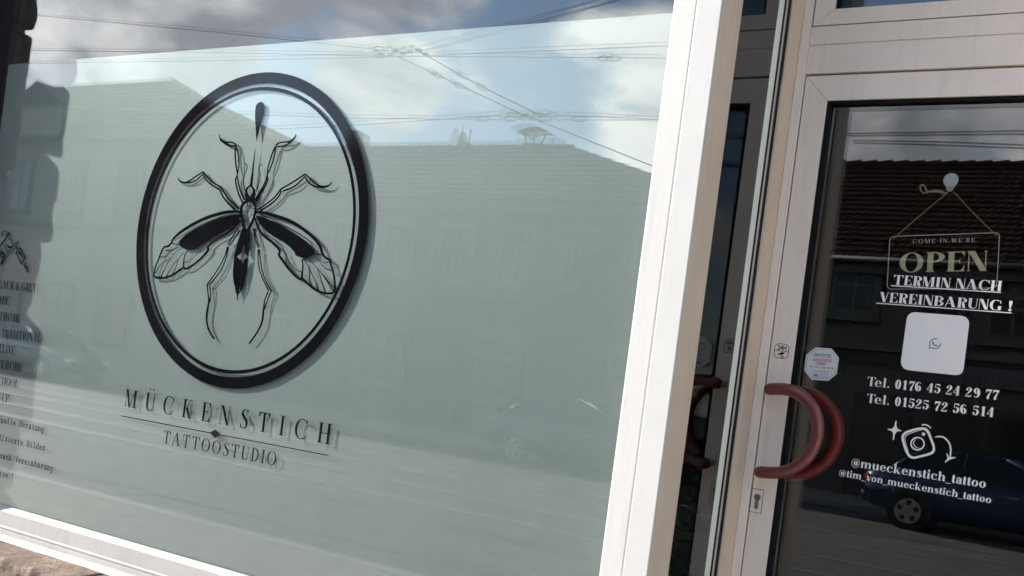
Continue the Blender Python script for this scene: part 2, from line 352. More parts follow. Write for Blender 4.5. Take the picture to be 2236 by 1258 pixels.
M['car_grey'] = mat_plain('car_grey', (0.035, 0.037, 0.04), 0.3, 0.5, metal=0.5, coat=1.0)
M['car_glass'] = mat_plain('car_glass', (0.01, 0.012, 0.014), 0.03, 0.5)
M['tyre'] = mat_plain('tyre', (0.018, 0.018, 0.018), 0.85)
M['rim'] = mat_plain('rim', (0.38, 0.38, 0.37), 0.35, 0.5, metal=0.6)
M['tail'] = mat_plain('tail_light', (0.40, 0.02, 0.015), 0.12, 0.6, coat=1.0)
M['lamp'] = mat_plain('head_light', (0.7, 0.7, 0.72), 0.1, 0.6, coat=1.0)
M['plastic'] = mat_plain('black_plastic', (0.02, 0.02, 0.022), 0.5)

# ------------------------------------------------------------------ the setting: street
def structure(o): o['kind'] = 'structure'; return o
structure(box('road', -200, 200, -200, 200, -0.5, -0.12, M['asphalt']))
structure(box('pavement', -60, 60, -1.35, 2.0, -0.3, 0.0, M['paving']))
pk = structure(box('kerb', -60, 60, -1.5, -1.354, -0.3, 0.004, M['kerb'], bev=0.012))
structure(box('far_pavement', -60, 60, -18.0, -15.35, -0.3, 0.01, M['paving']))
structure(box('far_kerb', -60, 60, -15.346, -15.2, -0.3, 0.014, M['kerb'], bev=0.012))
def tram_track(y, label):
    t = empty('tram_rail', (0, y, -0.12), label, 'rail', 'tram rails set in the road')
    prism('rail_head', [(y-0.055, -0.20), (y-0.055, -0.112), (y-0.048, -0.108), (y+0.0, -0.108), (y+0.006, -0.125), (y+0.03, -0.125), (y+0.035, -0.110), (y+0.06, -0.110), (y+0.06, -0.20)], -60, 60, 'x', M['rail'], t)
    return t
for yy, lb in ((-5.6, 'polished tram rail nearest the shop window'), (-7.05, 'polished tram rail second from the shop window'),
               (-8.7, 'polished tram rail third from the shop window'), (-10.15, 'polished tram rail farthest from the shop window')):
    tram_track(yy, lb)
# tarred joints in the road, as dark strips
def road_joint(y, wdt, label):
    tag(box('road_joint', -60, 60, y, y + wdt, -0.1195, -0.116, M['seam']), label, 'road joint', 'tarred joints along the road')
road_joint(-4.5, 0.06, 'dark tarred joint in the road before the first rail')
road_joint(-11.3, 0.07, 'dark tarred joint in the road beyond the last rail')
road_joint(-2.6, 0.05, 'dark tarred joint in the road beside the near kerb')

# ------------------------------------------------------------------ rough stones
def rough_block(name, x0, x1, y0, y1, z0, z1, amp, mat, parent, seed=0.0, step=0.03, rnd=0.03, ysl=0.0):
    """dressed stone: subdivided box, rounded arrises, broken surface"""
    bm = bmesh.new()
    nx = max(2, int((x1-x0)/step)); ny = max(2, int((y1-y0)/step)); nz = max(2, int((z1-z0)/step))
    cache = {}
    def V(i, j, k):
        key = (i, j, k)
        if key not in cache:
            p = Vector((x0+(x1-x0)*i/nx, y0+(y1-y0)*j/ny, z0+(z1-z0)*k/nz))
            # round the arrises
            lo = Vector((x0+rnd, y0+rnd, z0+rnd)); hi = Vector((x1-rnd, y1-rnd, z1-rnd))
            c = Vector((min(max(p.x, lo.x), hi.x), min(max(p.y, lo.y), hi.y), min(max(p.z, lo.z), hi.z)))
            d = p - c
            if d.length > 1e-6:
                n = d.normalized(); p = c + n * rnd
                q = p * 9 + Vector((seed, seed*1.7, 0))
                h = noise.fractal(q, 0.9, 2.1, 5) * 0.6 + noise.noise(p*3.1 + Vector((seed, 0, seed))) * 0.5
                fr = 1.0 if n.y < -0.3 or n.x > 0.3 else 0.30
                p = p + n * (h * amp * fr)
            p.z += ysl * (p.y - y1)
            cache[key] = bm.verts.new(p)
        return cache[key]
    for i in range(nx):
        for j in range(ny):
            bm.faces.new((V(i,j,nz), V(i+1,j,nz), V(i+1,j+1,nz), V(i,j+1,nz)))
            bm.faces.new((V(i,j+1,0), V(i+1,j+1,0), V(i+1,j,0), V(i,j,0)))
        for k in range(nz):
            bm.faces.new((V(i,0,k), V(i+1,0,k), V(i+1,0,k+1), V(i,0,k+1)))
            bm.faces.new((V(i+1,ny,k), V(i,ny,k), V(i,ny,k+1), V(i+1,ny,k+1)))
    for j in range(ny):
        for k in range(nz):
            bm.faces.new((V(nx,j,k), V(nx,j+1,k), V(nx,j+1,k+1), V(nx,j,k+1)))
            bm.faces.new((V(0,j+1,k), V(0,j,k), V(0,j,k+1), V(0,j+1,k+1)))
    return from_bm(name, bm, mat, parent, smooth=True)

# ------------------------------------------------------------------ the shop building
bld = empty('shop_building', (-2.0, 2.6, 0.0), 'sandstone street house holding the shop window and the recessed entrance', 'building')
# front wall around the openings (one solid piece each)
box('wall', -9.0, -4.62, 2.30, 2.80, 0.0, 7.5, M['render'], bld)
box('wall', -4.62, 0.85, 2.30, 2.80, 3.03, 7.5, M['render'], bld)
box('wall', 0.85, 7.0, 2.30, 2.80, 0.0, 7.5, M['render'], bld)
box('base_wall', -4.05, -0.97, 2.30, 2.52, 0.0, 0.60, M['mortar'], bld)
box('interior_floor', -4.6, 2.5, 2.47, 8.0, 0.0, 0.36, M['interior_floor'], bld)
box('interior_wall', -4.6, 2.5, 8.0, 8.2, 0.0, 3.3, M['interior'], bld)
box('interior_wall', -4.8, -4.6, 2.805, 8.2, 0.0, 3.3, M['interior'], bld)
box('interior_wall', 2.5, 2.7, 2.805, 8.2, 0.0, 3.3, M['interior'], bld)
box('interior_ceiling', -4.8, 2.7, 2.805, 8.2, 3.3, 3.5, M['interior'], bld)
box('entrance_floor', -0.924, 0.30, 2.02, 2.84, 0.0, 0.345, M['kerb'], bld, bev=0.01)
box('doorstep', -0.924, 0.30, 1.72, 2.015, 0.0, 0.17, M['kerb'], bld, bev=0.012)
box('entrance_soffit', -1.02, 0.30, 2.40, 2.90, 2.985, 3.028, M['white_warmed'], bld)
# stone pier left of the window: coursed, rough blocks
zq = 0.02; hs = [0.42, 0.30, 0.36, 0.28, 0.37, 0.28, 0.31, 0.27, 0.385, 0.34]
for i, h in enumerate(hs):
    pr = [0.20, 0.175, 0.205, 0.19, 0.21, 0.18, 0.205, 0.205, 0.205, 0.22][i]
    rough_block('quoin_stone', -4.62, -4.005 + [0.0, 0.02, -0.01, 0.015, 0, 0.02, -0.01, 0.01, 0.0, 0.01][i] * 0.4, 2.33 - pr, 2.50, zq + 0.014, zq + h - 0.014, 0.016, M['quoin'], bld, seed=i*3.7, step=0.022, rnd=0.016)
    zq += h
box('mortar_core', -4.60, -4.018, 2.158, 2.50, 0.0, zq, M['mortar'], bld)
# stone pier right of the entrance (outside the frame, it throws warm light into the recess)
zq = 0.02
for i, h in enumerate([0.42, 0.36, 0.38, 0.40, 0.36, 0.42, 0.38, 0.32]):
    rough_block('quoin_stone', 0.30, 0.86, 2.10, 2.86, zq + 0.006, zq + h - 0.006, 0.012, M['render'], bld, seed=40+i*2.3, step=0.05, rnd=0.02)
    zq += h
# sill stones under the window
xs = [-4.0, -2.86, -1.90, -0.94]
for i in range(3):
    rough_block('sill_stone', xs[i] - 0.004, xs[i+1] + 0.002, 2.148 + (0.006 if i == 1 else 0), 2.318, 0.40, 0.656, 0.030, M['sandstone'], bld, seed=80+i*5.1, step=0.009, rnd=0.022, ysl=0.06)
for i in range(3):
    rough_block('base_stone', xs[i] + 0.006, xs[i+1] - 0.006, 2.15, 2.298, 0.02, 0.392, 0.015, M['sandstone'], bld, seed=120+i*5.1, step=0.04, rnd=0.02)

# ------------------------------------------------------------------ the shop window
win = empty('shop_window', (-2.5, YW, 0.77), 'large white framed shop window with frosted film and black lettering', 'window')
GX0, GX1, GZ0, GZ1 = -3.836, -1.0935, 0.772, 2.96
# bottom rail: sloped bead, face, lip, cill section
prism('glazing_bead', [(2.329, GZ0), (2.329, 0.745), (2.3115, 0.745), (2.3115, 0.7555), (2.316, 0.7605)], GX0, GX1 + 0.012, 'x', M['white_sill'], win, bev=0.0012)
prism('bottom_rail', [(2.3085, 0.7545), (2.3085, 0.7045), (2.3068, 0.7025), (2.3066, 0.6975), (2.3078, 0.6950), (2.3078, 0.6915), (2.40, 0.6915), (2.40, 0.7445), (2.3095, 0.7445)], -3.99, -1.05, 'x', M['white_sill'], win, bev=0.001)
prism('sill_section', [(2.3082, 0.6911), (2.3072, 0.676), (2.3030, 0.662), (2.2975, 0.6565), (2.2970, 0.6515), (2.40, 0.6515), (2.40, 0.6911)], -3.99, -1.05, 'x', M['white_sill'], win, bev=0.001)
# left stile
prism('left_stile', [(-3.99, 2.304), (-3.905, 2.304), (-3.905, 2.40), (-3.99, 2.40)], 0.757, 3.02, 'z', M['white'], win, bev=0.002)
prism('glazing_gasket', [(-3.904, 2.312), (-3.886, 2.316), (-3.886, 2.36), (-3.904, 2.36)], GZ0, GZ1, 'z', M['rubber'], win)
prism('glazing_bead', [(-3.885, 2.314), (-3.880, 2.314), (-3.840, 2.328), (-3.836, 2.329), (-3.836, 2.36), (-3.885, 2.36)], GZ0, GZ1, 'z', M['rubber'], win, bev=0.001)
# right stile and corner post
prism('right_stile', [(-1.0935, 2.329), (-1.060, 2.3250), (-1.0445, 2.2290), (-0.9905, 2.2278), (-0.9877, 2.2303), (-0.9877, 2.40), (-1.0935, 2.40)], 0.69, 3.02, 'z', M['white'], win, bev=0.0015)
prism('corner_post', [(-0.9863, 2.2246), (-0.925, 2.2246), (-0.925, 2.2336), (-0.9863, 2.2336)], 0.655, 3.02, 'z', M['white'], win, bev=0.0022)
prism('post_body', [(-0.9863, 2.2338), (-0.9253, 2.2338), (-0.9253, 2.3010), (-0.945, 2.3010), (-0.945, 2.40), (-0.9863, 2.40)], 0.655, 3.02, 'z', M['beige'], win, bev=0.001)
prism('joint_strip', [(-0.9876, 2.2318), (-0.9864, 2.2318), (-0.9864, 2.40), (-0.9876, 2.40)], 0.69, 3.02, 'z', M['white'], win)
box('top_rail', -3.99, -1.095, 2.304, 2.40, 2.962, 3.02, M['white'], win, bev=0.002)
# glass: outer pane, inner pane (slightly bowed, as sealed units are) and film on its face
pane('outer_pane', GX0 - 0.004, GX1 + 0.006, YW, YW + 0.003, GZ0 - 0.01, GZ1, M['glass'], win)
def bowgap(x, z):
    return 0.0050 + 0.0011 * max(0.0, x + 3.5) ** 2 + 0.0018 * (2.4 - z)
def sheet(name, x0, x1, z0, z1, off, th, mat, nx=48, nz=36, back=True):
    vs, fs = [], []
    for s in ((0, 1) if back else (0,)):
        for k in range(nz + 1):
            for i in range(nx + 1):
                x = x0 + (x1 - x0) * i / nx; z = z0 + (z1 - z0) * k / nz
                vs.append((x, YDEC + bowgap(x, z) + off + s * th, z))
    n1 = (nx + 1) * (nz + 1)
    for k in range(nz):
        for i in range(nx):
            a = k * (nx + 1) + i
            fs.append((a, a + 1, a + nx + 2, a + nx + 1))
            if back: fs.append((n1 + a, n1 + a + nx + 1, n1 + a + nx + 2, n1 + a + 1))
    o = from_py(name, vs, fs, mat, win, smooth=True)
    return o
sheet('inner_pane', GX0 - 0.004, GX1 + 0.006, GZ0 - 0.01, GZ1, -0.0012, 0.0010, M['glass_in'], back=False)
film_top = at(750, 86.5, 2.345).z
sheet('privacy_film', GX0 + 0.012, GX1 + 0.006, GZ0 - 0.01, film_top, 0.0, 0.0008, M['film'])

# ------------------------------------------------------------------ return pane between window and door
side = empty('side_light', (-0.93, 2.55, 0.655), 'narrow dark side pane between the white corner post and the door', 'window')
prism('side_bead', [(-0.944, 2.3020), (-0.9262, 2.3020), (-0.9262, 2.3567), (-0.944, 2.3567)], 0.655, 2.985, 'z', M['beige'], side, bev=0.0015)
pane('pane', -0.936, -0.930, 2.3570, 2.80, 0.70, 2.985, M['glass_side'], side, 'x')
box('film_strip', -0.9298, -0.9292, 2.6160, 2.6555, 0.70, 2.985, M['strip'], side)
box('gasket', -0.9299, -0.9293, 2.6563, 2.6715, 0.70, 2.985, M['rubber'], side)
bm = bmesh.new()
for k in range(300):                                   # perforated spacer bar of the sealed unit
    z = 0.72 + k * 0.0075; bm_box(bm, -0.9298, -0.9292, 2.6720, 2.6870, z, z + 0.0052)
bm_box(bm, -0.9300, -0.92985, 2.6720, 2.6870, 0.70, 2.985)
from_bm('spacer_bar', bm, M['spacer'], side)
box('gasket', -0.9299, -0.9293, 2.6877, 2.7115, 0.70, 2.985, M['rubber'], side)
box('bottom_rail', -0.97, -0.9265, 2.3575, 2.711, 0.655, 0.70, M['white_warmed'], side, bev=0.002)
box('plinth', -0.96, -0.926, 2.405, 2.86, 0.35, 0.652, M['white_warmed'], side)

# ------------------------------------------------------------------ door frame with fanlight
fr = empty('door_frame', (-0.5, 2.80, 0.36), 'off-white aluminium door frame with transom rail and fanlight', 'door frame')
XJ0 = tx(1654.5) * 2.80; XJ1 = tx(1680.5) * 2.785; XJ2 = tx(1703.1) * YS - 0.0022
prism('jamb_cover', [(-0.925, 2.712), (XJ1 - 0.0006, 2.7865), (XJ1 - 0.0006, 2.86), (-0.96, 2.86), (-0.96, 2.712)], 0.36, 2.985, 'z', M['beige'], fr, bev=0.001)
prism('jamb', [(XJ1, 2.785), (XJ2, 2.785), (XJ2, 2.86), (XJ1, 2.86)], 0.36, 2.985, 'z', M['white_warmed'], fr, bev=0.0012)
ZD = at(1762.7, 164.4, YS).z; ZG = at(1770, 101.5, YS).z; ZT = at(1776.2, 58.5, YS).z
box('transom_rail', XJ2 + 0.0006, 0.075, 2.7855, 2.86, ZD + 0.003, ZG - 0.0016, M['white_warmed'], fr, bev=0.0012)
box('transom_groove', XJ2 + 0.001, 0.075, 2.7885, 2.86, ZG - 0.0010, ZG + 0.0022, M['white_warmed'], fr)
box('transom_rail', XJ2 + 0.0006, 0.075, 2.7855, 2.86, ZG + 0.0028, ZT - 0.002, M['white_warmed'], fr, bev=0.0012)
box('jamb', 0.075, 0.14, 2.785, 2.86, 0.36, 2.985, M['white_warmed'], fr, bev=0.0012)
box('rebate', XJ2 + 0.0002, 0.0745, 2.832, 2.86, ZD - 0.004, ZT, M['seam'], fr)
# fanlight sash with mitred corners
zb = at(1824, 20.5, YS).z; xf = tx(1826, 0) * YS
def mitred(name, x0, x1, z0, z1, wid_l, wid_b, y0, y1, mat, parent, lower=True):
    g = 0.0004
    XL = x0 + wid_l
    if lower:
        slab(name, [(x0 + g, z0), (x1, z0), (x1, z0 + wid_b), (XL + g, z0 + wid_b)], y0, y1, mat, parent, bev=0.0008)
        slab(name, [(x0, z0 + g), (XL, z0 + wid_b + g), (XL, z1), (x0, z1)], y0, y1, mat, parent, bev=0.0008)
    else:
        slab(name, [(x0 + g, z1), (XL + g, z1 - wid_b), (x1, z1 - wid_b), (x1, z1)], y0, y1, mat, parent, bev=0.0008)
        slab(name, [(x0, z1 - g), (x0, z0), (XL, z0), (XL, z1 - wid_b - g)], y0, y1, mat, parent, bev=0.0008)
mitred('fanlight_sash', XJ2 + 0.004, 0.072, ZT + 0.0015, 2.98, xf - XJ2 - 0.004, zb - ZT - 0.0015, 2.787, 2.85, M['white_warmed'], fr)
box('fanlight_gasket', xf + 0.0004, xf + 0.008, 2.796, 2.84, zb + 0.0005, 2.98, M['rubber'], fr)
pane('fanlight_pane', xf + 0.008, 0.07, YG, YG + 0.005, zb - 0.01, 2.98, M['glass_door'], fr)
pane('fanlight_pane', xf + 0.008, 0.07, YG + 0.02, YG + 0.025, zb - 0.01, 2.98, M['glass_door'], fr)

# ------------------------------------------------------------------ the door
door = empty('shop_door', (-0.4, YS, 0.36), 'off-white glazed shop door with red pull handle and white lettering', 'door')
XS0 = tx(1703.1) * YS; XS1 = tx(1755.8) * YS; ZS = ZD - 0.003; ZGT = at(1806.3, 219.2, YS).z
mitred('door_rail', XS0 + 0.0015, 0.072, 0.37, ZS, XS1 - XS0 - 0.0015, ZS - ZGT, YS, YS + 0.06, M['white_warmed'], door, lower=False)
box('door_rail', 0.005, 0.0718, YS + 0.0002, YS + 0.06, 0.372, ZGT - 0.001, M['white_warmed'], door, bev=0.001)
box('kick_rail', XS1 + 0.001, 0.004, YS, YS + 0.06, 0.372, 0.55, M['white_warmed'], door, bev=0.001)
box('glazing_gasket', XS1 + 0.0004, XS1 + 0.0108, YS + 0.006, YS + 0.045, 0.552, ZGT - 0.0002, M['rubber'], door)
box('glazing_gasket', XS1 + 0.011, 0.0045, YS + 0.006, YS + 0.045, ZGT - 0.0095, ZGT - 0.0004, M['rubber'], door)
box('spacer_bar', XS1 + 0.0118, XS1 + 0.0165, YG + 0.008, YG + 0.018, 0.552, ZGT - 0.0115, M['pot'], door)
box('spacer_bar', XS1 + 0.017, 0.0045, YG + 0.008, YG + 0.018, ZGT - 0.0165, ZGT - 0.0115, M['pot'], door)
pane('pane', XS1 + 0.006, 0.006, YG, YG + 0.005, 0.545, ZGT - 0.004, M['glass_door'], door)
pane('pane', XS1 + 0.006, 0.006, YG + 0.0205, YG + 0.0255, 0.545, ZGT - 0.004, M['glass_door'], door)
# pull handle: C-shaped bar on two fixings
def handle(name, Y, mat, ymount, parent, pts_px, r):
    P = [at(x, y, Y) for x, y in pts_px]
    # smooth through the points
    dense = []
    for i in range(len(P) - 1):
        p0 = P[max(i-1, 0)]; p1 = P[i]; p2 = P[i+1]; p3 = P[min(i+2, len(P)-1)]
        for s in range(6):
            t = s / 6.0
            dense.append(0.5 * ((2*p1) + (p2-p0)*t + (2*p0-5*p1+4*p2-p3)*t*t + (3*p1-p0-3*p2+p3)*t*t*t))
    dense.append(P[-1])
    # rounded ends
    e0 = (dense[0] - dense[1]).normalized(); e1 = (dense[-1] - dense[-2]).normalized()
    pts = [dense[0] + e0*r*0.95, dense[0] + e0*r*0.8, dense[0] + e0*r*0.45] + dense + [dense[-1] + e1*r*0.45, dense[-1] + e1*r*0.8, dense[-1] + e1*r*0.95]
    rad = [r*0.25, r*0.62, r*0.9] + [r]*len(dense) + [r*0.9, r*0.62, r*0.25]
    h = tube(name, pts, rad, mat, parent, n=20)
    for p in (dense[1], dense[-2]):
        tube('handle_fixing', [(p.x, p.y, p.z), (p.x, ymount, p.z)], 0.011, M['beige'], h, n=14)
    return h
HP = [(1681, 850), (1712, 850), (1741, 858), (1764, 876), (1780, 902), (1786, 935), (1780, 968), (1763, 998), (1738, 1020), (1704, 1032), (1660, 1031)]
handle('pull_handle', YS - 0.065, M['red_handle'], YS + 0.001, door, HP, 0.0163)
HP2 = [(x + 44, y + 6) for x, y in HP]
HP2 = [(1716, 858), (1752, 857), (1785, 866), (1808, 886), (1824, 912), (1830, 944), (1823, 977), (1806, 1005), (1780, 1026), (1744, 1036), (1704, 1035)]
handle('pull_handle', YS + 0.125, M['red_handle_in'], YS + 0.061, door, HP2, 0.0170)
# lock plate with profile cylinder
lc = at(1653.5, 1094, YS)
lk = box('lock_plate', lc.x - 0.0165, lc.x + 0.0135, YS - 0.0022, YS - 0.0002, lc.z - 0.031, lc.z + 0.031, M['white_warmed'], door, bev=0.0006)
box('plate_shadow_rim', lc.x - 0.0178, lc.x + 0.0148, YS - 0.0010, YS - 0.0001, lc.z - 0.0323, lc.z + 0.0323, M['seam'], lk)  # dark sheet edging the plate, drawn as its shadow line
cp = []
for k in range(24):
    a = D(-55 + 290 * k / 23.0); cp.append((lc.x + 0.0088*math.cos(a), lc.z + 0.010 + 0.0088*math.sin(a)))
cp += [(lc.x - 0.0050, lc.z - 0.018), (lc.x - 0.0036, lc.z - 0.0212), (lc.x, lc.z - 0.0226), (lc.x + 0.0036, lc.z - 0.0212), (lc.x + 0.0050, lc.z - 0.018)]
cyl = slab('lock_cylinder', cp[::-1], YS - 0.0042, YS - 0.0023, M['brass'], lk)
box('keyway', lc.x - 0.0009, lc.x + 0.0009, YS - 0.0046, YS - 0.0041, lc.z + 0.005, lc.z + 0.0145, M['key'], lk)

# ------------------------------------------------------------------ lettering: a high-contrast roman drawn stroke by stroke
def catmull(pts, sub=5, closed=False):
    if len(pts) < 3 and not closed: return list(pts)
    out = []; n = len(pts)
    rng = range(n) if closed else range(n - 1)
    for i in rng:
        if closed: p0, p1, p2, p3 = pts[(i-1) % n], pts[i], pts[(i+1) % n], pts[(i+2) % n]
        else: p0, p1, p2, p3 = pts[max(i-1, 0)], pts[i], pts[i+1], pts[min(i+2, n-1)]
        for s in range(sub):
            t = s / sub
            out.append(tuple(0.5*((2*p1[k]) + (p2[k]-p0[k])*t + (2*p0[k]-5*p1[k]+4*p2[k]-p3[k])*t*t + (3*p1[k]-p0[k]-3*p2[k]+p3[k])*t**3) for k in range(len(p1))))
    if not closed: out.append(tuple(pts[-1]))
    return out
def ribbon(pts, sub=5, closed=False):
    "variable-width stroke -> list of quads"
    P = catmull(pts, sub, closed); n = len(P); Lf, Rt = [], []
    for i, p in enumerate(P):
        if closed: a, b = P[(i-1) % n], P[(i+1) % n]
        else: a, b = P[max(i-1, 0)], P[min(i+1, n-1)]
        dx, dy = b[0]-a[0], b[1]-a[1]; l = math.hypot(dx, dy) or 1.0
        nx, ny = -dy/l, dx/l; h = max(p[2], 0.0005)/2
        Lf.append((p[0]+nx*h, p[1]+ny*h)); Rt.append((p[0]-nx*h, p[1]-ny*h))
    qs = []
    for i in range(n if closed else n-1):
        j = (i+1) % n; qs.append([Lf[i], Rt[i], Rt[j], Lf[j]])
    return qs
def ring(cx, cy, rx, ry, S, T, a0=0, a1=360, seg=30):
    qs = []; n = max(4, int(seg*abs(a1-a0)/360)+1)
    A = [math.radians(a0 + (a1-a0)*i/n) for i in range(n+1)]
    for i in range(n):
        c0, s0, c1, s1 = math.cos(A[i]), math.sin(A[i]), math.cos(A[i+1]), math.sin(A[i+1])
        qs.append([(cx+rx*c0, cy+ry*s0), (cx+(rx-S)*c0, cy+(ry-T)*s0), (cx+(rx-S)*c1, cy+(ry-T)*s1), (cx+rx*c1, cy+ry*s1)])
    return qs
def disc(cx, cy, r, n=14): return [[(cx+r*math.cos(2*math.pi*i/n), cy+r*math.sin(2*math.pi*i/n)) for i in range(n)]]
XH = 0.68
def glyph(ch, S, T, W=1.0, mono=False):
    """-> (list of stroke groups, advance). cap height 1, stem S, hairline T, W scales counters"""
    G = []; m = 0.055; sv = (0.075 if S < 0.18 else 0.055) if not mono else 0.13
    def st(x, y0, y1, w=None): w = S if w is None else w; G.append([[(x-w/2, y0), (x+w/2, y0), (x+w/2, y1), (x-w/2, y1)]])
    def hb(x0, x1, y, t=None): t = T if t is None else t; G.append([[(x0, y-t/2), (x1, y-t/2), (x1, y+t/2), (x0, y+t/2)]])
    def q(*p): G.append([list(p)])
    def rb(pts, sub=5, closed=False): G.append(ribbon(pts, sub, closed))
    def rg(*a, **k): G.append(ring(*a, **k))
    def bl(x, y, r): G.append(disc(x, y, r))
    def sf(x, y, hw=None, w=None):
        hw = (S if w is None else w)/2 + sv if hw is None else hw
        hb(x-hw, x+hw, T/2 if y == 0 else (y-T/2))
    def dg(x0, y0, x1, y1, w): q((x0-w/2, y0), (x0+w/2, y0), (x1+w/2, y1), (x1-w/2, y1))
    c1 = m + sv + S/2
    def tri(x, y, dx, dy): q((x, y), (x, y+dy), (x+dx, y))
    if ch == ' ': return G, 0.38
    if ch in 'I': st(c1, 0, 1); sf(c1, 0); sf(c1, 1); return G, 2*c1
    if ch == 'l': st(c1, 0, 1.02); sf(c1, 0); hb(c1-S/2-sv, c1, 1.02-T/2); return G, 2*c1
    if ch == 'i':
        st(c1, 0, XH); sf(c1, 0); hb(c1-S/2-sv, c1, XH-T/2); bl(c1, 0.90, max(S*0.55, 0.07)); return G, 2*c1
    if ch == 'H':
        c2 = c1 + 0.40*W + S*0.7
        for c in (c1, c2): st(c, 0, 1); sf(c, 0); sf(c, 1)
        hb(c1, c2, 0.5); return G, c2 + c1
    if ch in 'EFL':
        r = c1 + S/2 + 0.40*W; st(c1, 0, 1); hb(c1-S/2-sv, c1 if ch == 'L' else r, 1-T/2)
        if ch == 'L': hb(c1, c1+S/2+sv, 1-T/2)
        if ch != 'L': tri(r, 1-T, -0.13, -0.25)
        if ch in 'EL': hb(c1-S/2-sv, r, T/2); tri(r, T, -0.15, 0.30)
        else: sf(c1, 0)
        if ch in 'EF':
            xm = c1 + S/2 + 0.20*W; hb(c1, xm, 0.52); q((xm-0.02, 0.52), (xm+T*0.6, 0.36), (xm+T*0.6, 0.68))
        return G, r + m
    if ch == 'T':
        c = m + 0.30*W + S/2; r = 2*c - m; st(c, 0, 1); sf(c, 0); hb(m, r, 1-T/2)
        tri(m, 1-T, 0.14, -0.27); tri(r, 1-T, -0.14, -0.27); return G, 2*c
    if ch == 'D':
        st(c1, 0, 1); hb(c1-S/2-sv, c1+0.1, 1-T/2); hb(c1-S/2-sv, c1+0.1, T/2); rx = 0.36*W + S
        rg(c1+0.08, 0.5, rx, 0.5, S, T, -90, 90); return G, c1 + 0.08 + rx + m
    if ch in 'PRB':
        st(c1, 0, 1); hb(c1-S/2-sv, c1+0.16, 1-T/2); rx = 0.20*W + S
        rg(c1+0.14, 0.745, rx, 0.255, S, T, -90, 90); hb(c1, c1+0.16, 0.49+T/2)
        r = c1 + 0.14 + rx
        if ch == 'P': sf(c1, 0)
        if ch == 'B':
            rg(c1+0.14, 0.26, rx+0.05, 0.26, S, T, -90, 90); hb(c1-S/2-sv, c1+0.16, T/2); r += 0.05
        if ch == 'R':
            sf(c1, 0); rb([(c1+0.16, 0.50, T), (c1+0.24, 0.46, S*0.7), (c1+0.30, 0.32, S), (c1+0.33, 0.16, S), (c1+0.40, 0.03, S*0.55), (c1+0.50, 0.05, T)]); r = max(r, c1+0.50)
        return G, r + m*0.7
    if ch in 'Kk':
        top = 1.0; yy = 1.0 if ch == 'K' else XH; st(c1, 0, 1 if ch == 'K' else 1.02)
        if ch == 'K': sf(c1, 1)
        else: hb(c1-S/2-sv, c1, 1.02-T/2)
        sf(c1, 0); x2 = c1 + S/2 + 0.36*W; dg(c1+S*0.4, yy*0.40, x2, yy, T*1.4); sf(x2, yy, sv+0.04)
        x3 = c1 + S/2 + 0.38*W; dg(c1+S*0.5+0.10*W, yy*0.56, x3, 0, S*1.12); sf(x3, 0); return G, x3 + S/2 + sv + m
    if ch == 'M':
        a = m + sv; b = a + 0.64*W + S*0.7; mid = (a+b)/2 - S*0.10; st(a, 0, 1, T); sf(a, 0, sv); hb(a-sv, a+0.05, 1-T/2)
        dg(a+S*0.35, 1, mid, 0, S*1.05); dg(mid, 0, b-S*0.4, 1, T*1.2); st(b, 0, 1); sf(b, 0); hb(b, b+S/2+sv, 1-T/2); return G, b + S/2 + sv + m
    if ch == 'N':
        a = m + sv; b = a + 0.48*W + S*0.7; st(a, 0, 1, T); sf(a, 0, sv); hb(a-sv, a+0.08, 1-T/2); dg(a+S*0.42, 1, b-S*0.30, 0, S*1.1)
        st(b, 0, 1, T); sf(b, 1, sv); return G, b + sv + m
    if ch == 'A':
        a = m + sv; b = a + 0.54*W + S*0.6; ap = (a+b)/2; dg(a, 0, ap-S*0.1, 1, T*1.3); dg(b, 0, ap, 1.0, S*1.1); sf(a, 0, sv); sf(b, 0, S/2+sv)
        hb(a+(ap-a)*0.33, b-(b-ap)*0.33, 0.33); return G, b + S/2 + sv + m
    if ch in 'Vv':
        h = 1.0 if ch == 'V' else XH; a = m + sv + S/2; b = a + (0.48 if ch == 'V' else 0.36)*W + S*0.3; mid = (a+b)/2 + S*0.12
        dg(mid, 0, a, h, S*1.1); dg(mid+S*0.1, 0, b, h, T*1.3); sf(a, h); sf(b, h, sv); return G, b + sv + m
    if ch == 'W':
        a = m + sv + S/2; e = 0.34*W + S*0.45; xs_ = [a, a+e*0.5, a+e, a+e*1.5, a+e*2]
        dg(xs_[1], 0, xs_[0], 1, S*1.05); dg(xs_[1], 0, xs_[2], 1, T*1.3); dg(xs_[3], 0, xs_[2], 1, S*1.05); dg(xs_[3], 0, xs_[4], 1, T*1.3)
        sf(xs_[0], 1); sf(xs_[2], 1, S/2+sv*0.6); sf(xs_[4], 1, sv); return G, xs_[4] + sv + m
    if ch == 'Y':
        a = m + sv + S/2; b = a + 0.46*W + S*0.3; mid = (a+b)/2; dg(mid, 0.42, a, 1, S*1.1); dg(mid, 0.42, b, 1, T*1.3); st(mid, 0, 0.45); sf(mid, 0); sf(a, 1); sf(b, 1, sv); return G, b + sv + m
    if ch in ('U', '\u00dc'):
        c2 = c1 + 0.44*W + S*0.4
        rb([(c1, 1, S), (c1, 0.6, S), (c1, 0.34, S), (c1+0.05*W, 0.13, S*0.8), ((c1+c2)/2, T*0.6, T*1.6), (c2-0.06*W, 0.12, T*1.2), (c2, 0.34, T), (c2, 0.6, T), (c2, 1, T)])
        sf(c1, 1); sf(c2, 1, sv)
        if ch == '\u00dc': bl((c1+c2)/2-0.13, 1.20, 0.055); bl((c1+c2)/2+0.13, 1.20, 0.055)
        return G, c2 + sv + m
    if ch == 'O': rx = 0.34*W + S*0.6; rg(m+rx, 0.5, rx, 0.515, S, T); return G, 2*(m+rx)
